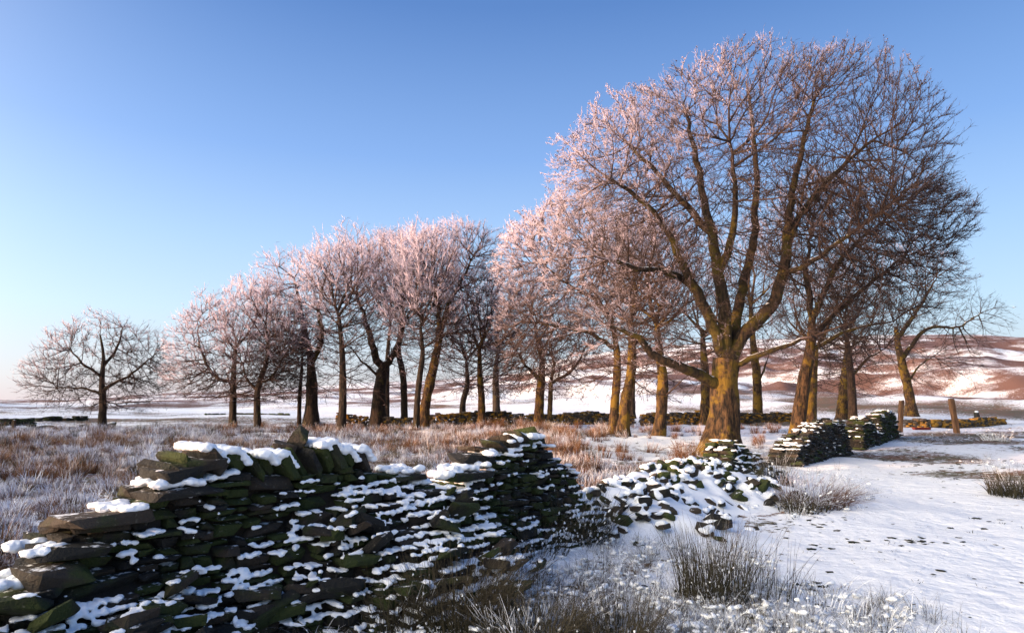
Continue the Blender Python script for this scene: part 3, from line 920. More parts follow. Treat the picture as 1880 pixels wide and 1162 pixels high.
def pack(s0, s1, top, seed, k=1.0, lmin=0.12, lmax=0.44, tmin=0.038, tmax=0.098):
    """lay stones like a waller: always the lowest gap first"""
    r = random.Random(seed)
    cell = 0.05 * k
    nC = int((s1 - s0) / cell)
    sc = s0 + (np.arange(nC) + 0.5) * cell
    tp = np.array([top(x) for x in sc])
    H = np.full(nC, -0.12) + np.array([r.uniform(0, 0.03) for _ in range(nC)]) * 0
    stack = [[] for _ in range(nC)]
    out = []
    for _ in range(6000):
        gap = np.where(H < tp - 0.025, H, 9e9)
        i = int(gap.argmin())
        if gap[i] > 1e8: break
        a = b = i
        while a > 0 and abs(H[a - 1] - H[i]) < 0.018 * k and H[a - 1] < tp[a - 1]: a -= 1
        while b < nC - 1 and abs(H[b + 1] - H[i]) < 0.018 * k and H[b + 1] < tp[b + 1]: b += 1
        w = b - a + 1
        L = max(2, int((lmin + (lmax - lmin) * r.random() ** 1.6) * k / cell))
        if r.random() < 0.06: L = int(L * 1.7)
        if w <= L + 2: L = w
        st = a if r.random() < 0.5 else b - L + 1
        z = H[st:st + L].max()
        th = (tmin + (tmax - tmin) * r.random() ** 1.3) * k
        if r.random() < 0.10 and L > 3: th *= 1.6
        if L <= 2: th = min(th, 0.07 * k)
        th = min(th, max(0.04 * k, tp[st:st + L].max() - z + 0.03))
        H[st:st + L] = z + th
        sid = len(out)
        out.append((s0 + (st + L / 2) * cell, L * cell, z, th))
        for q in range(st, st + L): stack[q].append(sid)
    return out, stack, sc

def build_wall(name, label, s0, s1, top, face, seed, mat, thick=0.55, k=1.0, group=None, as_parts=300, snow=None, top_snow=0.8, voxel=0.013, cat="wall", cover=0.88):
    root = thing(name, label, cat, tuple(wpos((s0 + s1) / 2, -thick / 2, 0)), group)
    lay, stack, sc = pack(s0, s1, top, seed, k)
    r = random.Random(seed + 1)
    offs, blobs = [], []
    rest = Geo()
    order = []
    for i, (s, L, z, th) in enumerate(lay):
        f = face(s, z + th / 2) + r.gauss(0, 0.022 * k) + (r.uniform(0.02, 0.07) * k if r.random() < 0.15 else 0)
        offs.append(f)
        dep = r.uniform(0.24, 0.36) * k
        gz = float(terrain(*wpos(s, f, 0)[:2])) * 0.6
        loc = wpos(s, f - dep / 2, z + th / 2 + gz)
        rot = (r.gauss(0, 0.035), r.gauss(0, 0.03), HEAD + r.gauss(0, 0.06))
        dims = (L * 1.04, dep, th * 1.0)
        order.append((loc, dims, rot))
    vis = sorted(range(len(order)), key=lambda i: -order[i][1][0] * order[i][1][2] * (1.0 if wpos(*lay[i][:1], 0, 0)[1] > 3.2 else 0.01) / max(1.0, order[i][0][1]) ** 2)
    keep = set(vis[:as_parts])
    for i, (loc, dims, rot) in enumerate(order):
        if i in keep: put_stone(root, loc, dims, rot, mat)
        else: add_stone(rest, loc, dims, rot)
    # rear face and ends
    lay2, _, _ = pack(s0, s1, lambda x: top(x) - 0.03, seed + 50, k * 1.15)
    for s, L, z, th in lay2:
        dep = r.uniform(0.26, 0.36) * k
        add_stone(rest, wpos(s, -thick - 0.06 * (1 - z) + dep / 2 + r.gauss(0, 0.02), z + th / 2), (L * 1.03, dep, th), (r.gauss(0, 0.03), r.gauss(0, 0.03), HEAD + r.gauss(0, 0.05)))
    me = rest.mesh("rear_stones", False)
    co = np.zeros(len(me.vertices) * 3, np.float32); me.vertices.foreach_get("co", co)
    me.vertices.foreach_set("co", (co.reshape(-1, 3) - np.array(root.location, np.float32)).ravel())
    o = obj("rear_stones", me, mat, root); o["kind"] = "stuff"
    # dark hearting behind the faces
    ss = np.arange(s0 + 0.04, s1 - 0.02, 0.1)
    zz = np.array([-0.3, 0.0, 0.2, 0.4, 0.6, 0.8, 1.0]) / 1.0
    V, nc = [], 2 * len(zz)
    for s in ss:
        t_ = max(0.06, top(s) - 0.10)
        zs = np.where(zz < 0, zz, zz * t_)
        for z in zs: V.append(wpos(s, face(s, z) - 0.13 * k, z) - np.array(root.location))
        for z in zs[::-1]: V.append(wpos(s, -thick + 0.10 * k, z) - np.array(root.location))
    idx = np.arange(len(ss) * nc).reshape(len(ss), nc)
    Q = np.stack([idx[:-1, :-1], idx[1:, :-1], idx[1:, 1:], idx[:-1, 1:]], -1).reshape(-1, 4)
    g = Geo(); g.add(np.array(V), Q)
    for e_ in (0, len(ss) - 1):
        h_ = nc // 2
        for q in range(h_ - 1):
            g.Q.append(np.array([[idx[e_, q], idx[e_, q + 1], idx[e_, nc - 2 - q], idx[e_, nc - 1 - q]]]))
    obj("hearting", g.mesh("hearting", False), M["core"], root)
    # snow on ledges and along the top
    if snow:
        for q, st in enumerate(stack):
            s = sc[q]
            for a_, b_ in zip(st, st[1:] + [None]):
                z = lay[a_][2] + lay[a_][3]
                gz = float(terrain(*wpos(s, 0, 0)[:2])) * 0.6
                if b_ is None:
                    if noise3(np.array([s * 1.9]), np.array([seed + 0.5]))[0] < 1 - 2 * top_snow: continue
                    for nn in np.arange(-thick * 0.85, offs[a_] + 0.0, 0.085 * k):
                        if r.random() < cover:
                            blobs.append((wpos(s + r.gauss(0, .01), nn + r.gauss(0, .01), z + gz - 0.004), (r.uniform(0.04, 0.06) * k, 0.07 * k, r.uniform(0.012, 0.034) * k), HEAD))
                    continue
                ledge = offs[a_] - offs[b_]
                p = snow(s, z)
                nv = 0.5 + 0.55 * fbm(np.array([s * 2.2]), np.array([z * 4.0]), 0.0, seed, 2)[0] + r.gauss(0, 0.10)
                if ledge > 0.018 and nv < p:
                    d_ = min(ledge, 0.22)
                    for _ in range(2 if d_ < 0.09 else 3):
                        blobs.append((wpos(s + r.gauss(0, .018), offs[b_] + d_ * r.uniform(0.25, 0.85), z + gz + r.uniform(-0.010, 0.008)),
                                      (r.uniform(0.014, 0.040), d_ * r.uniform(0.25, 0.62) + 0.012, r.uniform(0.008, 0.024)), HEAD + r.gauss(0, 0.4)))
                        if r.random() < 0.14:      # crumbs fallen against the stone below
                            blobs.append((wpos(s + r.gauss(0, .03), offs[a_] + 0.004, z + gz - r.uniform(0.02, 0.07)), (r.uniform(0.008, 0.02), 0.012, r.uniform(0.008, 0.018)), HEAD))
    return root, blobs, lay, offs

def interp_top(pts, default=None):
    st = sorted(wall_st(px, py) for px, py in pts)
    xs, zs = [p[0] for p in st], [p[1] for p in st]
    return lambda s: float(np.interp(s, xs, zs))

# ---- the long wall with its leaning cope stones
top_a_px = interp_top([(0, 1125), (30, 1098), (60, 1070), (84, 1040), (108, 1000), (122, 968), (262, 935), (272, 912), (282, 900), (380, 880), (400, 870), (550, 866), (690, 860), (738, 864), (750, 886), (800, 902)])
def top_a(s):
    if s < -2.28: return 0.48 + 0.06 * math.sin(s * 2.3) + 0.40 * float(sstep(-2.5, -4.2, s))
    return top_a_px(s) - 0.02 + 0.03 * math.sin(s * 5.1)
def face_a(s, z):
    # the lower courses have slumped into a bank
    k1, k2 = float(sstep(-0.9, 0.5, s)), float(sstep(-0.6, -1.9, s))
    z0 = 0.94 * k1 + 0.60 * (1 - k1)
    slope = 1.15 * k1 + 1.0 * k2 + 0.45
    return 0.10 * (1.15 - z) + slope * max(0.0, z0 - z) * (1 - 0.25 * max(0.0, z0 - z))
def snow_a(s, z):
    hi = 1.08 * sstep(-0.9, 0.1, s) + 1.0 * sstep(-1.3, -2.2, s) * sstep(0.7, 0.4, z)
    return max(0.30, hi, 0.92 * float(sstep(0.62, 0.35, z)))
rootA, blobsA, layA, offA = build_wall("dry_stone_wall", "long mossy dry stone wall topped with leaning snow-capped cope stones", -5.6, 1.42, top_a, face_a, 3, M["stone"], 0.55, snow=snow_a, top_snow=0.35, as_parts=240)

# cope stones set on edge, all leaning the same way
sa, _ = wall_st(345, 860); sb, _ = wall_st(700, 850)
s = sa
r = random.Random(4)
ncope = 0
while s < sb:
    z0 = top_a(s) - 0.01
    hgt = r.uniform(0.235, 0.30); wd = r.uniform(0.075, 0.12); dep = r.uniform(0.36, 0.46)
    lean = math.radians(-r.uniform(30, 42)) * (1.0 if s > sa + 0.25 else 1.35)
    # long axis up, leaning back along the wall
    cz = z0 + 0.5 * hgt * math.cos(lean) - 0.01
    o = put_stone(rootA, wpos(s + 0.5 * hgt * math.sin(lean), -0.17 + r.gauss(0, 0.02), cz), (wd, dep, hgt * 1.1), (r.gauss(0, 0.05), lean, HEAD + r.gauss(0, 0.05)), M["stone"], "cope_stone")
    # snow lying on each one's upper edge and broad upper side
    topc = np.array([s + hgt * math.sin(lean) * 1.0, z0 + hgt * math.cos(lean)])
    ncope += 1
    if ncope > 2 and r.random() < 0.95:
        cover = r.uniform(0.35, 0.9)
        for nn in np.arange(-0.36, 0.06, 0.06):
            thk = r.uniform(0.03, 0.05)
            blobsA.append((wpos(topc[0] + 0.015, nn, topc[1] + 0.005), (0.075, 0.055, thk), HEAD))
            if nn < 0.02 or r.random() < 0.35:
                for dd in np.arange(0.05, 0.17 * cover + 0.02, 0.05):
                    blobsA.append((wpos(topc[0] + wd * 0.5 + dd * 0.62, nn - 0.01, topc[1] - dd * 0.72 + 0.012), (0.045, 0.05, 0.028), HEAD))
    s += (wd + 0.022) / math.cos(lean) * 0.98
# the odd block perched on the copes, and the big slabs of the broken end
s_, z_ = wall_st(576, 798)
put_stone(rootA, wpos(s_, -0.20, z_ - 0.035), (0.17, 0.17, 0.18), (0.5, 0.7, 0.4), M["stone_brown"], "perched_stone")
s_, z_ = wall_st(552, 806)
put_stone(rootA, wpos(s_, -0.22, z_ - 0.065), (0.20, 0.2, 0.07), (0.1, 0.2, 0.4), M["stone_brown"], "perched_stone")
for px, py, d_, L, T, dep, lift in ((195, 955, -0.20, 0.56, 0.095, 0.50, 0.0), (335, 903, -0.18, 0.52, 0.09, 0.42, 0.0), (335, 868, -0.20, 0.36, 0.12, 0.38, 0.0), (372, 852, -0.2, 0.3, 0.1, 0.4, 0.0),
                                    (125, 1010, -0.10, 0.40, 0.09, 0.40, 0.0), (95, 1050, -0.08, 0.40, 0.12, 0.40, 0), (40, 1095, -0.06, 0.36, 0.09, 0.4, 0), (745, 875, -0.18, 0.42, 0.06, 0.46, 0.0), (770, 898, -0.16, 0.30, 0.10, 0.4, 0)):
    s_, z_ = wall_st(px, py)
    put_stone(rootA, wpos(s_, d_ + 0.09, z_), (L, dep, T), (r.gauss(0, .04), r.gauss(-0.06, .04), HEAD + r.gauss(0, .08)), M["stone_brown"] if px < 400 else M["stone"], "slab")
for px, py, w in ((232, 932, 0.22), (330, 886, 0.34), (75, 1010, 0.16), (25, 1070, 0.22), (745, 862, 0.32), (772, 884, 0.22)):
    s_, z_ = wall_st(px, py)
    for _ in range(int(w * 70)):
        blobsA.append((wpos(s_ + r.uniform(-w, w) * 0.5, r.uniform(-0.28, 0.06), z_ + r.uniform(-0.01, 0.012)), (0.07, 0.06, r.uniform(0.022, 0.04)), HEAD))
# loose stones that slid down the bank
for _ in range(75):
    s_ = r.uniform(-2.6, 1.5); z_ = r.uniform(0.0, 0.75)
    if face_a(s_, z_) < 0.22: continue
    d = (r.uniform(0.15, 0.42), r.uniform(0.14, 0.3), r.uniform(0.04, 0.10))
    c_ = wpos(s_, face_a(s_, z_) + 0.02, z_ + 0.06)
    rot = (r.gauss(-0.28, 0.25), r.gauss(0, 0.22), HEAD + r.gauss(0, 0.5))
    put_stone(rootA, c_, d, rot, M["stone"])
    if r.random() < 0.7:
        for q in range(5):
            off = rotm(*rot) @ np.array([r.uniform(-.42, .42) * d[0], r.uniform(-.42, .42) * d[1], d[2] * 0.5])
            blobsA.append((c_ + off, (r.uniform(0.02, 0.07), r.uniform(0.02, 0.055), r.uniform(0.008, 0.022)), rot[2]))
snow_part(blobsA, rootA, 0.0105)

# ---- the broken stub beyond the breach
top_b_px = interp_top([(805, 905), (850, 905), (856, 885), (900, 878), (905, 862), (912, 850), (925, 838), (940, 822), (975, 812), (1008, 806), (1012, 826), (1032, 845), (1046, 858), (1060, 868), (1066, 905), (1075, 940)])
def top_b(s): return max(0.1, top_b_px(s) - 0.02)
def face_b(s, z):
    return 0.12 * (1.15 - z) + (0.30 + 0.5 * float(sstep(3.0, 4.2, s))) * max(0.0, 0.5 - z)
def snow_b(s, z): return 0.5 + 0.3 * float(sstep(3.6, 4.2, s)) + 0.25 * float(sstep(0.5, 0.2, z))
sB0, _ = wall_st(812, 900); sB1, _ = wall_st(1076, 930)
rootB, blobsB, layB, offB = build_wall("dry_stone_wall", "broken dry stone wall stub with stepped end beside the rubble heap", sB0, sB1, top_b, face_b, 23, M["stone"], 0.55, snow=snow_b, top_snow=0.75)
for px, py, d_, L, T, dep, lean in ((860, 872, -0.10, 0.60, 0.10, 0.46, 0.0), (800, 915, -0.05, 0.42, 0.12, 0.4, 0.02), (885, 842, -0.22, 0.62, 0.12, 0.42, 0.05), (905, 826, -0.25, 0.42, 0.06, 0.35, 0.1), (925, 818, -0.22, 0.30, 0.07, 0.35, 0.5),
                                    (945, 812, -0.2, 0.30, 0.08, 0.36, 0.5), (965, 806, -0.2, 0.30, 0.09, 0.36, 0.6), (985, 802, -0.2, 0.28, 0.09, 0.38, 0.9), (1000, 806, -0.2, 0.26, 0.09, 0.38, 1.1)):
    s_, z_ = wall_st(px, py)
    put_stone(rootB, wpos(s_, d_ + 0.05, z_), (L, dep, T), (r.gauss(0, .04), lean, HEAD + r.gauss(0, .08)), M["stone_brown"] if px < 930 else M["stone"], "slab")
for px, py, w in ((860, 858, 0.5), (800, 900, 0.34), (905, 832, 0.2), (975, 800, 0.42), (950, 810, 0.2), (830, 872, 0.25)):
    s_, z_ = wall_st(px, py)
    for _ in range(int(w * 60)):
        blobsB.append((wpos(s_ + r.uniform(-w, w) * 0.5, r.uniform(-0.28, 0.08), z_ + r.uniform(-0.012, 0.02)), (0.075, 0.065, r.uniform(0.025, 0.045)), HEAD))
snow_part(blobsB, rootB, 0.014)

# ---- collapsed stretch: a heap of fallen stones half buried in snow
def heap(s, n):
    w = 0.56 * sstep(3.5, 4.9, s) * sstep(12.2, 8.0, s)
    ridge = np.exp(-np.where(n < -0.25, ((n + 0.25) / 0.45) ** 2, ((n + 0.25) / (1.3 + 0.3 * np.sin(s * 1.7))) ** 2))
    return w * ridge
rootH = thing("rubble_heap", "heap of tumbled wall stones half buried in snow below the great tree", "rubble", tuple(wpos(7.4, 0, 0)))
ss, nn = np.linspace(3.4, 12.6, 150), np.linspace(-1.7, 2.7, 75)
S_, N_ = np.meshgrid(ss, nn, indexing='ij')
X_ = WALL_P[0] + WALL_D[0] * S_ + WALL_N[0] * N_; Y_ = WALL_P[1] + WALL_D[1] * S_ + WALL_N[1] * N_
hp = heap(S_, N_)
Z_ = terrain(X_, Y_) - 0.05 + hp + np.minimum(1, hp * 6) * (0.06 * fbm(X_ * 3.1, Y_ * 3.1, 0, 61, 3))
V = np.stack([X_, Y_, Z_], -1).reshape(-1, 3) - np.array(rootH.location)
idx = np.arange(150 * 75).reshape(150, 75)
Q = np.stack([idx[:-1, :-1], idx[1:, :-1], idx[1:, 1:], idx[:-1, 1:]], -1).reshape(-1, 4)[:, ::-1]
o = obj("snow_blanket", make_mesh("snow_blanket", V, Q), M["snow"], rootH); o["kind"] = "stuff"
r = random.Random(9)
blobsH = []
for i in range(430):
    s = r.uniform(3.9, 12.0); n_ = r.gauss(0.25, 0.78)
    if heap(s, n_) < 0.045: continue
    if n_ > 1.0 and r.random() < 0.4: continue
    big_ = r.random() < 0.25
    d = (r.uniform(0.2, 0.42) if big_ else r.uniform(0.10, 0.24), r.uniform(0.10, 0.24), r.uniform(0.05, 0.11) * (1.3 if big_ else 1))
    p = wpos(s, n_, 0)
    z = float(terrain(p[0], p[1])) + float(heap(s, n_)) - 0.05
    z += 0.015 + r.uniform(-0.05, 0.05)
    rot = (r.gauss(0, 0.38), r.gauss(0, 0.38), r.uniform(0, 6.28))
    put_stone(rootH, (p[0], p[1], z), d, rot, M["stone_brown"] if r.random() < 0.45 else M["stone"])
    if r.random() < 0.72:
        for q in range(4):
            a = r.uniform(0, 6.28); rr_ = r.uniform(0, 0.45)
            off = rotm(*rot) @ np.array([math.cos(a) * rr_ * d[0], math.sin(a) * rr_ * d[1], d[2] * 0.5])
            blobsH.append((np.array([p[0], p[1], z]) + off, (d[0] * r.uniform(0.22, 0.36), d[1] * r.uniform(0.28, 0.42), r.uniform(0.03, 0.055)), rot[2]))
snow_part(blobsH, rootH, 0.02, 0.008, freq=12)

# ---- low remnant of the wall at the great tree's foot, then the standing stretches beyond
def mk(zs):
    xs = [a for a, _ in zs]; ys = [b for _, b in zs]
    return lambda s: max(0.08, float(np.interp(s, xs, ys)) + 0.11 * math.sin(s * 7.3) * math.sin(s * 2.9 + 1) + 0.05 * math.sin(s * 19.0))
rt, bl, _, _ = build_wall("dry_stone_wall", "low snow-flecked wall remnant against the great tree's roots", 9.4, 11.9, mk([(9.4, 0.5), (10.0, 0.72), (10.7, 0.68), (11.3, 0.45), (11.9, 0.12)]),
    lambda s, z: 0.5 * max(0, 0.7 - z), 41, M["stone"], 0.6, snow=lambda s, z: 0.6, top_snow=0.6, cover=0.5, as_parts=120)
snow_part(bl, rt, 0.022)
rt, bl, _, _ = build_wall("dry_stone_wall", "mossy wall stretch with a sunlit ragged end by the leaning trunk", 14.3, 20.6, mk([(14.3, 0.30), (14.9, 0.55), (15.6, 0.62), (16.4, 0.80), (18.5, 0.95), (20.3, 1.0), (20.6, 0.5)]),
    lambda s, z: 0.14 * (1.1 - z), 43, M["stone_brown"], 0.62, snow=lambda s, z: 0.08, top_snow=0.5, cover=0.42, as_parts=200)
snow_part(bl, rt, 0.025)
rt, bl, _, _ = build_wall("dry_stone_wall", "gapped snow-dusted wall running up to the dark gate post", 22.6, 31.0, mk([(22.6, 0.45), (23.5, 0.85), (25.2, 0.95), (25.8, 0.35), (26.8, 0.4), (27.2, 0.95), (29.5, 1.1), (31.0, 1.1)]),
    lambda s, z: 0.16 * (1.1 - z), 47, M["stone"], 0.62, k=1.25, snow=lambda s, z: 0.18, top_snow=0.55, cover=0.45, as_parts=120)
snow_part(bl, rt, 0.035)

def far_wall(label, pts, hgt, mat, seed, gaps=(), sized=1.0, name="dry_stone_wall", snowtop=0.5):
    """low wall on a polyline, too far off to tell its stones apart"""
    r = random.Random(seed)
    P = polyline([(*p[:2], 0) for p in pts], 0.4)
    root = thing(name, label, "wall", (float(P[0, 0]), float(P[0, 1]), 0))
    g = Geo(); acc = 0; blobs = []
    for a, b in zip(P[:-1], P[1:]):
        e = b - a; L = np.linalg.norm(e); hd = math.atan2(e[1], e[0]); acc += L
        if any(x0 < acc < x1 for x0, x1 in gaps): continue
        gz = float(terrain(a[0], a[1])) - 0.08
        hh = hgt * (1 + 0.22 * float(noise3(np.array([acc / 2.6]), np.array([seed * 1.0]))[0]))
        z = 0.0
        while z < hh:
            th = r.uniform(0.09, 0.18) * sized
            for q in range(2):
                w = L / 2
                c = a + e * (0.25 + 0.5 * q)
                add_stone(g, (c[0] + r.gauss(0, .03), c[1] + r.gauss(0, .04), gz + z + th / 2), (w * 1.25, 0.5 * r.uniform(0.85, 1.15), th * 1.1), (r.gauss(0, .06), r.gauss(0, .05), hd + r.gauss(0, .08)))
            z += th
        if r.random() < snowtop:
            blobs.append(((a[0] + b[0]) / 2 * np.array(1.0), 0, 0))
    me = g.mesh("stones", False)
    co = np.zeros(len(me.vertices) * 3, np.float32); me.vertices.foreach_get("co", co)
    me.vertices.foreach_set("co", (co.reshape(-1, 3) - np.array(root.location, np.float32)).ravel())
    o = obj("stonework", me, mat, root); o["kind"] = "stuff"
    return root
G2 = lambda px, py: tuple(ground_at(px, py)[:2])
far_wall("moss-topped sun-tinted field wall running behind the line of trees", [G2(618, 783), G2(700, 783), G2(800, 783.5), G2(950, 781), G2(1100, 779.5), G2(1250, 778.5), G2(1380, 777), G2(1490, 776)], 0.80, M["stone_far"], 71, gaps=((5.2, 6.4), (20.5, 21.0)))
far_wall("low brown sunlit wall between the gate posts and the open moor", [G2(1662, 786), G2(1740, 786), G2(1800, 783), G2(1842, 780)], 0.50, M["stone_far"], 73)
far_wall("ruined dark wall line on the snowy left-hand field", [G2(-60, 783), G2(40, 780), G2(60, 779)], 0.45, M["stone"], 75, gaps=((1.0, 2.0),))
far_wall("half-buried wall remnant behind the short marker post", [G2(52, 787), G2(95, 784)], 0.28, M["stone"], 76)
far_wall("broken snow-drifted wall trailing towards the solitary tree", [G2(66, 778), G2(110, 776), G2(158, 774)], 0.30, M["stone"], 77, gaps=((0.8, 1.2), (2.4, 2.8)))
far_wall("distant dark wall across the moor behind the left trees", [G2(376, 766), G2(440, 766), G2(530, 767)], 0.20, M["stone"], 78, gaps=((2.0, 3.0), (5.5, 6.2)))

def block(label, px, py, dims, seed, mat, name="boulder", cat="boulder"):
    g = ground_at(px, py); r = random.Random(seed)
    root = thing(name, label, cat, (g[0], g[1], float(terrain(g[0], g[1]))))
    me = stone_mesh(seed, 0.3, 0.3); me.materials.append(mat)
    o = bpy.data.objects.new("rock", me); C.objects.link(o); o.parent = root
    o.scale = dims; o.location = (0, 0, dims[2] * 0.4); o.rotation_euler = (r.gauss(0, .1), r.gauss(0, .1), r.uniform(0, 3))
    snow_part([(np.array(root.location) + np.array([0, 0, dims[2] * 0.82]), (dims[0] * 0.36, dims[1] * 0.36, dims[2] * 0.12), 0.3)], root, max(0.02, dims[2] * 0.06))
    return root
block("dark squared block just left of the solitary tree", 153, 783, (0.62, 0.5, 0.40), 5, M["stone"])
block("dark rounded block just right of the solitary tree", 206, 781, (0.55, 0.5, 0.42), 6, M["stone"])
block("pinkish boulder at the foot of the slender pole-thin tree", 541, 787, (0.45, 0.4, 0.30), 7, M["stone_far"])
block("pinkish boulder beside the thick black trunk", 592, 786, (0.6, 0.45, 0.36), 8, M["stone_far"])
block("upright craggy stone beyond the low brown wall", 1794, 770, (0.55, 0.5, 0.95), 9, M["stone_brown"])
block("large golden slab set upright at the ragged wall end", 1462, 838, (0.55, 0.4, 0.42), 12, M["stone_far"])
for i, (px, py, sz) in enumerate(((1578, 788, .7), (1590, 800, .5), (1608, 812, .5), (1620, 808, .6), (1552, 822, .5), (1640, 806, .4))):
    block("loose fallen stone lying in the snow before the gapped wall", px, py, (sz, sz * 0.7, sz * 0.3), 20 + i, M["stone"])["group"] = "fallen stones before the gapped wall"

# ------------------------------------------------------------------ posts
def mat_wood():
    m, nt, b = nodes_of("weathered_timber"); n = N(nt)
    p = n.objco()
    g = n.noise(1.0, 5, n.mapped(p, (22, 22, 1.6)), 0.6)
    n.link(n.mix(n.ramp(g, 0.3, 0.7), (0.025, 0.017, 0.012), (0.105, 0.065, 0.036)), b.inputs["Base Color"])
    n.bump(g, 0.8, 0.02, b)
    return m
M["wood"] = mat_wood()
def post(label, px, py, tx, ty, w, seed):
    g = ground_at(px, py); g[2] = float(terrain(g[0], g[1]))
    t = at(tx, ty, g[1])
    root = thing("gate_post", label, "post", tuple(g))
    r = random.Random(seed)
    H_ = t - g
    V = []
    lv = [-0.1, 0.02, 0.3, 0.6, 0.85, 0.97, 1.0]
    for f in lv:
        ww = w * (1 - 0.06 * f) * (0.86 if f == 1.0 else 1)
        c = H_ * f
        cc_ = [(-1, -.75), (-.75, -1), (.75, -1), (1, -.75), (1, .75), (.75, 1), (-.75, 1), (-1, .75)]
        V += [c + np.array([x * ww / 2 + r.gauss(0, .006), y * ww / 2 + r.gauss(0, .006), (r.gauss(0, .02) if f > .9 else 0)]) for x, y in cc_]
    V = np.array(V); idx = np.arange(len(V)).reshape(len(lv), 8)
    Q = np.stack([idx[:-1], np.roll(idx[:-1], -1, 1), np.roll(idx[1:], -1, 1), idx[1:]], -1).reshape(-1, 4)
    g_ = Geo(); l = idx[-1]
    g_.add(V, list(Q) + [[l[0], l[1], l[2], l[3]], [l[0], l[3], l[4], l[7]], [l[4], l[5], l[6], l[7]]])
    obj("shaft", g_.mesh("shaft", False), M["wood"], root)
    tp = np.array(root.location) + H_
    snow_part([(tp + np.array([0, 0, -0.005]), (w * 0.42, w * 0.42, 0.035), 0), (tp + np.array([w * .1, 0, 0]), (w * 0.25, w * 0.3, 0.045), 0)], root, 0.015)
post("upright dark gate post at the end of the gapped wall", 1652, 793, 1655, 735, 0.22, 1)
post("leaning brown gate post standing alone in the snow", 1757, 796, 1746, 732, 0.24, 2)
post("short weathered marker post on the snowy left-hand field", 25, 786, 26, 771, 0.18, 3)
# red-painted trough lying under the low wall
m_red, nt_, b_ = nodes_of("faded_red_paint"); n_ = N(nt_)
n_.link(n_.mix(n_.noise(12, 4, n_.objco()), (0.10, 0.018, 0.016), (0.17, 0.03, 0.025)), b_.inputs["Base Color"])
g = ground_at(1692, 789); g[2] = float(terrain(g[0], g[1]))
tr = thing("feed_trough", "low dark red trough lying in snow under the low brown wall", "trough", tuple(g))
gg = Geo()
prof = [(-0.20, 0.15), (-0.13, 0.02), (0.13, 0.02), (0.20, 0.15), (0.17, 0.15), (0.11, 0.06), (-0.11, 0.06), (-0.17, 0.15)]
V = np.array([(x, y, z) for x in (-0.42, 0.42) for y, z in prof]); i = np.arange(8)
gg.add(V, np.stack([i, (i + 1) % 8, (i + 1) % 8 + 8, i + 8], -1))
obj("basin", gg.mesh("basin", False), m_red, tr)
for sx in (-0.42, 0.42):
    ge = Geo(); ge.add(np.array([(sx, -0.2, 0.15), (sx, -0.13, 0.02), (sx, 0.13, 0.02), (sx, 0.2, 0.15)] + [(sx + 0.02 * np.sign(sx), y, z) for y, z in ((-0.2, 0.15), (-0.13, 0.02), (0.13, 0.02), (0.2, 0.15))]),
                       [[0, 1, 2, 3], [4, 5, 6, 7], [0, 1, 5, 4], [1, 2, 6, 5], [2, 3, 7, 6], [3, 0, 4, 7]])
    obj("end_plate", ge.mesh("end_plate", False), m_red, tr)
# ------------------------------------------------------------------ grass, rushes, heather
def mat_grass(name, base, tip, frost, amt, patch=0.5):
    m, nt, b = nodes_of(name); n = N(nt)
    p = n.pos()
    h = n.attr("h")
    col = n.mix(h, base, tip)
    pn = n.noise(patch, 4, p, 0.6)
    f = n.math('ADD', n.math('MULTIPLY', h, 0.75), n.math('MULTIPLY', n.math('SUBTRACT', pn, 0.5), 3.2))
    f = n.math('ADD', f, n.math('MULTIPLY', n.math('SUBTRACT', n.rand(), 0.5), 0.5))
    f = n.math('ADD', f, n.math('MULTIPLY', n.math('SUBTRACT', n.island(), 0.5), 0.6))
    n.link(n.mix(n.ramp(n.math('ADD', f, amt), 0.55, 1.0), col, frost), b.inputs["Base Color"])
    b.inputs["Roughness"].default_value = 0.7
    return m
M["moor_grass"] = mat_grass("frosted_moor_grass", (0.06, 0.032, 0.020), (0.20, 0.095, 0.052), (0.66, 0.68, 0.78), 0.42, 0.8)
M["brown_grass"] = mat_grass("brown_moor_grass", (0.055, 0.027, 0.014), (0.24, 0.105, 0.042), (0.70, 0.64, 0.64), -0.05)
M["snow_grass"] = mat_grass("snow_laden_grass", (0.16, 0.13, 0.10), (0.62, 0.60, 0.58), (0.90, 0.905, 0.915), 0.62, 1.4)
M["rush"] = mat_grass("dark_rushes", (0.030, 0.030, 0.014), (0.085, 0.065, 0.040), (0.80, 0.80, 0.82), -0.45, 2.5)
M["tuft"] = mat_grass("dark_turf", (0.020, 0.020, 0.010), (0.055, 0.05, 0.022), (0.8, 0.8, 0.82), -0.5, 3.0)

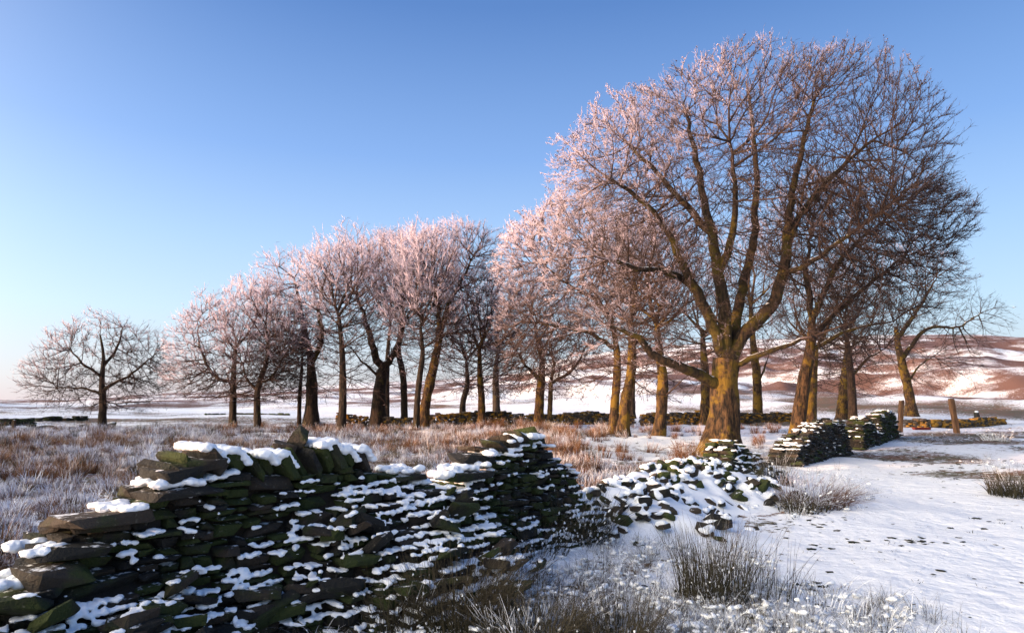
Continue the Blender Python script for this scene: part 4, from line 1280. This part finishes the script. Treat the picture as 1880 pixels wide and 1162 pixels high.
def blades(nb, hgt, spread, lean, width, droop, seed, segs=3, wind=(0, 0)):
    """a clump of flat arching blades"""
    rs = np.random.default_rng(seed)
    a = rs.uniform(0, 6.283, nb); rr = spread * np.sqrt(rs.random(nb))
    root = np.stack([np.cos(a) * rr, np.sin(a) * rr, np.full(nb, -0.02)], -1)
    a2 = a + rs.normal(0, 0.7, nb)
    L = hgt * rs.uniform(0.5, 1.15, nb)
    out = np.stack([np.cos(a2), np.sin(a2), np.zeros(nb)], -1) + np.array([wind[0], wind[1], 0])
    ln = lean * rs.uniform(0.3, 1.5, nb)
    side_ = np.stack([-np.sin(a2), np.cos(a2), np.zeros(nb)], -1)
    V, A = [], []
    pts = []
    for q in range(segs + 1):
        f = q / segs
        ang = ln * (0.35 + droop * f)
        if q == 0: p = root
        else: p = pts[-1] + (L / segs)[:, None] * (out * np.sin(ang)[:, None] + np.array([0, 0, 1.0]) * np.cos(ang)[:, None])
        pts.append(p)
        w = width * (1 - 0.75 * f) * 0.5
        V += [p - side_ * w, p + side_ * w]; A += [np.full(nb, f)] * 2
    V = np.stack(V, 1).reshape(-1, 3); A = np.stack(A, 1).reshape(-1)
    b = (np.arange(nb) * 2 * (segs + 1))[:, None, None]
    Q = (b + np.array([[2 * q, 2 * q + 1, 2 * q + 3, 2 * q + 2] for q in range(segs)])[None]).reshape(-1, 4)
    return V, Q, A

def scatter(name, clumps, pts, kind_idx, scl, tilt, label, cat):
    """many small plants nobody could count, as one object"""
    col = bpy.data.collections.new(name + "_kinds")
    for i, me in enumerate(clumps):
        col.objects.link(bpy.data.objects.new("%s_kind_%02d" % (name, i), me))
    me = bpy.data.meshes.new(name)
    n = len(pts)
    me.vertices.add(n); me.vertices.foreach_set("co", np.asarray(pts, np.float32).ravel())
    rs = np.random.default_rng(n)
    for nm, ty, dat in (("kind", 'INT', np.asarray(kind_idx, np.int32)), ("scl", 'FLOAT', np.asarray(scl, np.float32))):
        me.attributes.new(nm, ty, 'POINT').data.foreach_set("value", dat)
    rot = np.stack([rs.normal(0, tilt, n), rs.normal(0, tilt, n), rs.uniform(0, 6.283, n)], -1).astype(np.float32)
    me.attributes.new("rot", 'FLOAT_VECTOR', 'POINT').data.foreach_set("vector", rot.ravel())
    o = obj(name, me)
    ng = bpy.data.node_groups.new(name, 'GeometryNodeTree')
    ng.interface.new_socket("Geometry", in_out='INPUT', socket_type='NodeSocketGeometry')
    ng.interface.new_socket("Geometry", in_out='OUTPUT', socket_type='NodeSocketGeometry')
    nn = ng.nodes
    gi, go = nn.new("NodeGroupInput"), nn.new("NodeGroupOutput")
    iop, ci = nn.new("GeometryNodeInstanceOnPoints"), nn.new("GeometryNodeCollectionInfo")
    ci.inputs["Collection"].default_value = col
    ci.inputs["Separate Children"].default_value = True
    ci.inputs["Reset Children"].default_value = True
    iop.inputs["Pick Instance"].default_value = True
    def na(nm, ty):
        a = nn.new("GeometryNodeInputNamedAttribute"); a.data_type = ty; a.inputs["Name"].default_value = nm
        return a.outputs["Attribute"]
    L = ng.links.new
    L(gi.outputs[0], iop.inputs["Points"]); L(ci.outputs[0], iop.inputs["Instance"])
    L(na("kind", 'INT'), iop.inputs["Instance Index"])
    e2r = nn.new("FunctionNodeEulerToRotation"); L(na("rot", 'FLOAT_VECTOR'), e2r.inputs[0]); L(e2r.outputs[0], iop.inputs["Rotation"])
    L(na("scl", 'FLOAT'), iop.inputs["Scale"])
    L(iop.outputs[0], go.inputs[0])
    md = o.modifiers.new("scatter", 'NODES'); md.node_group = ng
    tag(o, label, cat, kind="stuff")
    return o

def clump_mesh(mat, *a, **k):
    V, Q, A = blades(*a, **k)
    me = make_mesh("clump", V, Q, None, True, {"h": A}); me.materials.append(mat); return me

def with_z(x, y, dz=0.0):
    return np.stack([x, y, terrain(x, y) + dz], -1)

# --- the rough field behind the wall
rs = np.random.default_rng(77)
kinds = [clump_mesh(M["moor_grass"], 60, 0.23, 0.15, 0.55, 0.010, 1.3, 100 + i, wind=(0.25, 0)) for i in range(6)] + \
        [clump_mesh(M["brown_grass"], 70, 0.28, 0.13, 0.45, 0.009, 1.2, 120 + i, wind=(0.2, 0)) for i in range(5)] + \
        [clump_mesh(M["rush"], 60, 0.36, 0.10, 0.42, 0.008, 1.0, 140 + i) for i in range(2)]
Ys, Xs = [], []
for y0, y1, dens in ((4.5, 7, 34), (7, 10, 26), (10, 15, 17), (15, 22, 11), (22, 30, 7.5), (30, 42, 5)):
    A_ = (y1 - y0) * 1.9 * (y0 + y1) / 2
    m = int(A_ * dens)
    y = rs.uniform(y0, y1, m); x = rs.uniform(-0.95, 0.95, m) * y
    Xs.append(x); Ys.append(y)
x, y = np.concatenate(Xs), np.concatenate(Ys)
sd, al = side(x, y), along(x, y)
ok = (sd < -0.75) & (x > -0.86 * y) & (x < 0.85 * y)
past = (x > 1.5 + 0.04 * y) & (y > 17.5)
pn = fbm(x / 3.2, y / 2.0, 0, 91, 3)
ok &= ~(past & (rs.random(len(x)) > 0.05 + 0.5 * (pn > 0.75)))
bare = fbm(x / 1.6, y / 0.9, 0, 93, 3)
ok &= (bare > -0.75) | (rs.random(len(x)) < 0.25)
ok &= ~((np.abs(sd) < 1.7) & (al > 4.0) & (al < 12.5) & (sd > -1.2))
x, y, pn = x[ok], y[ok], pn[ok]
brown = pn + 0.55 * sstep(-4, 4, x) + 0.15 * sstep(8, 20, y) - 0.25 + rs.normal(0, 0.35, len(x)) > 0.42
kd = np.where(brown, 6 + rs.integers(0, 5, len(x)), rs.integers(0, 6, len(x)))
kd = np.where((rs.random(len(x)) < 0.03 + 0.10 * (pn < -0.6)), 11 + rs.integers(0, 2, len(x)), kd)
sc_ = (0.42 + 1.0 * rs.random(len(x)) ** 1.6) * (0.85 + y / 60) * np.where(brown, 1.05, 0.9)
scatter("moor_grass", kinds, with_z(x, y), kd, sc_, 0.12, "frosted tussocky moor grass covering the field behind the wall", "grass")

# --- snow-laden grass on the near side
def lump_mesh(seed, flat, mat, amp=0.45, fq=1.9):
    bm = bmesh.new(); bmesh.ops.create_icosphere(bm, subdivisions=2, radius=1.0)
    v = np.array([x.co[:] for x in bm.verts]); t = np.array([[x.index for x in f.verts] for f in bm.faces]); bm.free()
    v = v * (1 + amp * fbm(v[:, 0] * fq + seed, v[:, 1] * fq, v[:, 2] * fq, seed, 3))[:, None] * np.array([1.0, 0.7, flat])
    me = make_mesh("lump", v, None, t, True, {"h": np.zeros(len(v))}); me.materials.append(mat); return me
kinds = [clump_mesh(M["snow_grass"], 26, 0.26, 0.15, 1.35, 0.007, 1.7, 200 + i, segs=5, wind=(0.5, -0.25)) for i in range(6)] + \
        [clump_mesh(M["rush"], 22, 0.30, 0.12, 0.75, 0.004, 1.3, 220 + i, segs=4) for i in range(4)] + \
        [lump_mesh(240 + i, 0.42, M["snow"], 0.55, 2.2) for i in range(5)]
P_ = []
def patch(px, py, rx, ry, n):
    for _ in range(n):
        a, q = rs.uniform(0, 6.283), math.sqrt(rs.random())
        P_.append(ground_at(px + math.cos(a) * q * rx, py + math.sin(a) * q * ry))
patch(1120, 1060, 320, 120, 330); patch(1100, 980, 170, 50, 150); patch(1290, 1120, 400, 60, 170); patch(1010, 1030, 140, 60, 90)
patch(1460, 905, 120, 45, 150); patch(560, 1150, 480, 38, 230); patch(760, 1090, 170, 60, 120); patch(1500, 1150, 260, 28, 80); patch(250, 1190, 300, 40, 90)
patch(1700, 800, 120, 14, 60); patch(1820, 790, 60, 10, 24); patch(1830, 850, 60, 12, 14)
q = np.array(P_)
sd = side(q[:, 0], q[:, 1])
q = q[sd > 0.62]
d_ = np.array([q[:, 0] / q[:, 1]])[0]
q = q[~((d_ > -0.20) & (d_ < 0.05) & (q[:, 1] < 5.6) & (rs.random(len(q)) < 0.35))]
q = np.concatenate([q, q + rs.normal(0, 0.12, q.shape), q + rs.normal(0, 0.16, q.shape), q + rs.normal(0, 0.2, q.shape)])
u_ = rs.random(len(q))
kd = np.where(u_ < 0.22, rs.integers(0, 6, len(q)), np.where(u_ < 0.36, 6 + rs.integers(0, 4, len(q)), 10 + rs.integers(0, 5, len(q))))
zz_ = np.where(kd >= 10, rs.uniform(0.0, 0.09, len(q)), 0.0)
sz_ = np.where(kd >= 10, 0.007 + 0.040 * rs.random(len(q)) ** 2.6, rs.uniform(0.45, 1.0, len(q)))
scatter("snowy_grass", kinds, with_z(q[:, 0], q[:, 1], zz_), kd, sz_, 0.15, "snow-laden bent grass spilling from the wall foot onto the snow", "grass")

# --- dark turf showing through the trodden snow
kinds = [clump_mesh(M["tuft"], 22, 0.045, 0.06, 1.1, 0.010, 1.0, 300 + i, segs=2) for i in range(2)] + [lump_mesh(310 + i, 0.13, M["tuft"], 0.8, 2.6) for i in range(3)]
m = 8000
yy = np.exp(rs.uniform(math.log(4.2), math.log(36), m)); xx = rs.uniform(-0.05, 0.85, m) * yy
tn = fbm(xx / 1.3, yy / 0.6, 0, 95, 3)
sd = side(xx, yy)
keep = (sd > 1.2) & (rs.random(m) < 0.05 + 0.65 * sstep(0.25, 0.9, tn) + 0.55 * sstep(12, 20, yy) * sstep(-0.1, 0.5, tn))
xx, yy = xx[keep], yy[keep]
sz = rs.uniform(0.25, 1.0, len(xx)) ** 1.5 * (1 + yy / 22)
kd = rs.integers(0, 5, len(xx))
sz = np.where(kd >= 2, sz * 0.042, sz)
scatter("dark_turf", kinds, with_z(xx, yy, 0.002), kd, sz, 0.05, "dark tufts of turf poking through the trodden snow", "turf")
m = 420
yy = np.exp(rs.uniform(math.log(21), math.log(45), m)); xx = rs.uniform(0.06, 0.45, m) * yy
scatter("pasture_tufts", kinds, with_z(xx, yy), rs.integers(0, 2, m), rs.uniform(0.8, 2.2, m), 0.05, "short dead grass tips showing through the snow under the trees", "grass")

# --- clumps of rush that stand out one by one
def rush(label, px, py, n, hgt, spread, lean, seed, mat=None, snow=60, sw=0.007, wind=(0.1, 0), rw=0.0035, name="rush_clump"):
    g = ground_at(px, py); g[2] = float(terrain(g[0], g[1]))
    root = thing(name, label, "plant", tuple(g), None)
    rs = np.random.default_rng(seed)
    a = rs.uniform(0, 6.283, n); rr = spread * np.sqrt(rs.random(n))
    p = np.stack([np.cos(a) * rr, np.sin(a) * rr, np.full(n, -0.03)], -1)
    a2 = a + rs.normal(0, 0.8, n)
    out = np.stack([np.cos(a2) + wind[0], np.sin(a2) + wind[1], np.zeros(n)], -1)
    L = hgt * rs.uniform(0.45, 1.1, n); ln = lean * rs.uniform(0.15, 1.4, n)
    segs, pts = 4, [p]
    for q in range(segs):
        ang = ln * (0.5 + 0.9 * q / segs) + rs.normal(0, 0.05, n)
        pts.append(pts[-1] + (L / segs)[:, None] * (out * np.sin(ang)[:, None] + np.array([0, 0, 1.0]) * np.cos(ang)[:, None]))
    ge = Geo()
    for q in range(segs):
        d = pts[q + 1] - pts[q]; d /= np.linalg.norm(d, axis=1, keepdims=True)
        V, Q = tubes(pts[q], pts[q + 1], np.full(n, rw * (1 - 0.2 * q)), np.full(n, rw * (0.8 - 0.2 * q)), d, d, 3)
        ge.add(V, Q, None, np.tile(np.repeat([q / segs, (q + 1) / segs], 3), n))
    o = obj("stems", ge.mesh("stems", True, "h"), mat or M["rush"], root); o["kind"] = "stuff"
    snow = int(snow * 0.55); sw = sw * 0.6
    if snow:
        gs = Geo(); v, t = ico()
        for _ in range(snow):
            i = rs.integers(0, n); q = rs.integers(0, segs - 1); f = rs.random()
            c = pts[q][i] * (1 - f) + pts[q + 1][i] * f
            d = pts[q + 1][i] - pts[q][i]; d /= np.linalg.norm(d)
            s1 = rs.uniform(0.6, 1.6) * sw; s2 = s1 * rs.uniform(1.2, 3.2)
            w = v * s1 + d * (v @ d)[:, None] * (s2 - s1) + rs.normal(size=v.shape) * s1 * 0.22
            gs.add(w + c + np.array([0, 0, s1 * 0.5]), None, t)
        o = obj("snow", gs.mesh("snow", True), M["snow"], root); o["kind"] = "stuff"
    return root
rush("large dark rush clump fanning out at the wall foot", 845, 1135, 900, 0.58, 0.36, 0.8, 1, snow=120, sw=0.009)
rush("dark spiky rush clump left of the large fanning one", 735, 1140, 340, 0.46, 0.24, 0.8, 2, snow=60)
rush("tall thin seed-headed rushes standing out of the snowy grass", 1310, 1090, 300, 0.72, 0.30, 0.42, 3, snow=150, sw=0.008)
rush("sparse tall stalks right of the seed-headed rushes", 1395, 1095, 60, 0.62, 0.30, 0.5, 4, snow=60, sw=0.007)
rush("brown bent rush clump in the lowest snowy grass", 985, 1172, 520, 0.46, 0.34, 0.8, 5, snow=120, sw=0.011)
rush("brown upright stalks beside the bent rush clump", 1130, 1176, 360, 0.44, 0.30, 0.6, 6, snow=110, sw=0.012)
rush("frosted rush tussock below the leaning trunk", 1420, 905, 260, 0.75, 0.25, 0.4, 7, snow=120, sw=0.014, rw=0.004)
rush("wide bent frosted tussock spreading over the snow", 1490, 930, 520, 0.62, 0.5, 1.25, 8, M["moor_grass"], snow=160, sw=0.014, rw=0.004, wind=(0.6, 0))
rush("low dark tussock under the frosted rushes", 1475, 938, 160, 0.35, 0.35, 0.8, 9, snow=30, rw=0.007)
rush("dark tussock at the far edge of the snowy track", 1866, 905, 380, 0.55, 0.42, 0.75, 10, snow=20, rw=0.006)
rush("thin stalks growing against the shaded wall face", 430, 1120, 40, 0.5, 0.4, 0.3, 11, snow=14)
rush("stalks poking from snow at the wall's darkest foot", 580, 1125, 40, 0.45, 0.3, 0.3, 12, snow=14)
rush("stalks rising before the breach in the wall", 880, 1010, 40, 0.5, 0.35, 0.25, 13, snow=14)
rush("snow-flecked heather bush against the broken wall's end", 1060, 985, 420, 0.75, 0.38, 0.75, 14, snow=520, sw=0.013, name="heather_bush")
rush("straggling heather stems hanging over the breach foot", 985, 1010, 160, 0.5, 0.35, 0.8, 15, snow=170, sw=0.012, name="heather_bush")
rush("dark heather between the two rush clumps and the wall", 930, 1080, 200, 0.40, 0.32, 0.8, 16, snow=120, sw=0.012, name="heather_bush")
rush("brown grass tussock by the great tree's left root", 1262, 852, 160, 0.6, 0.3, 0.7, 17, M["brown_grass"], snow=0, rw=0.007)
rush("green-brown tussock in the field beyond the breach", 985, 838, 200, 0.6, 0.4, 0.7, 18, M["rush"], snow=20, rw=0.007)
rush("dark green tussock growing inside the breach", 770, 862, 240, 0.42, 0.26, 0.7, 19, M["rush"], snow=16, rw=0.005)
rush("rounded brown tussock inside the breach", 790, 893, 260, 0.34, 0.2, 0.8, 20, M["brown_grass"], snow=0, rw=0.005)
rush("low tussock on the snow before the leaning gate post", 1620, 806, 120, 0.45, 0.45, 0.9, 21, snow=60, rw=0.009, sw=0.02)
rush("frosted tussock on the snow right of the leaning gate post", 1830, 812, 120, 0.45, 0.45, 0.9, 22, M["snow_grass"], snow=60, rw=0.009, sw=0.02)
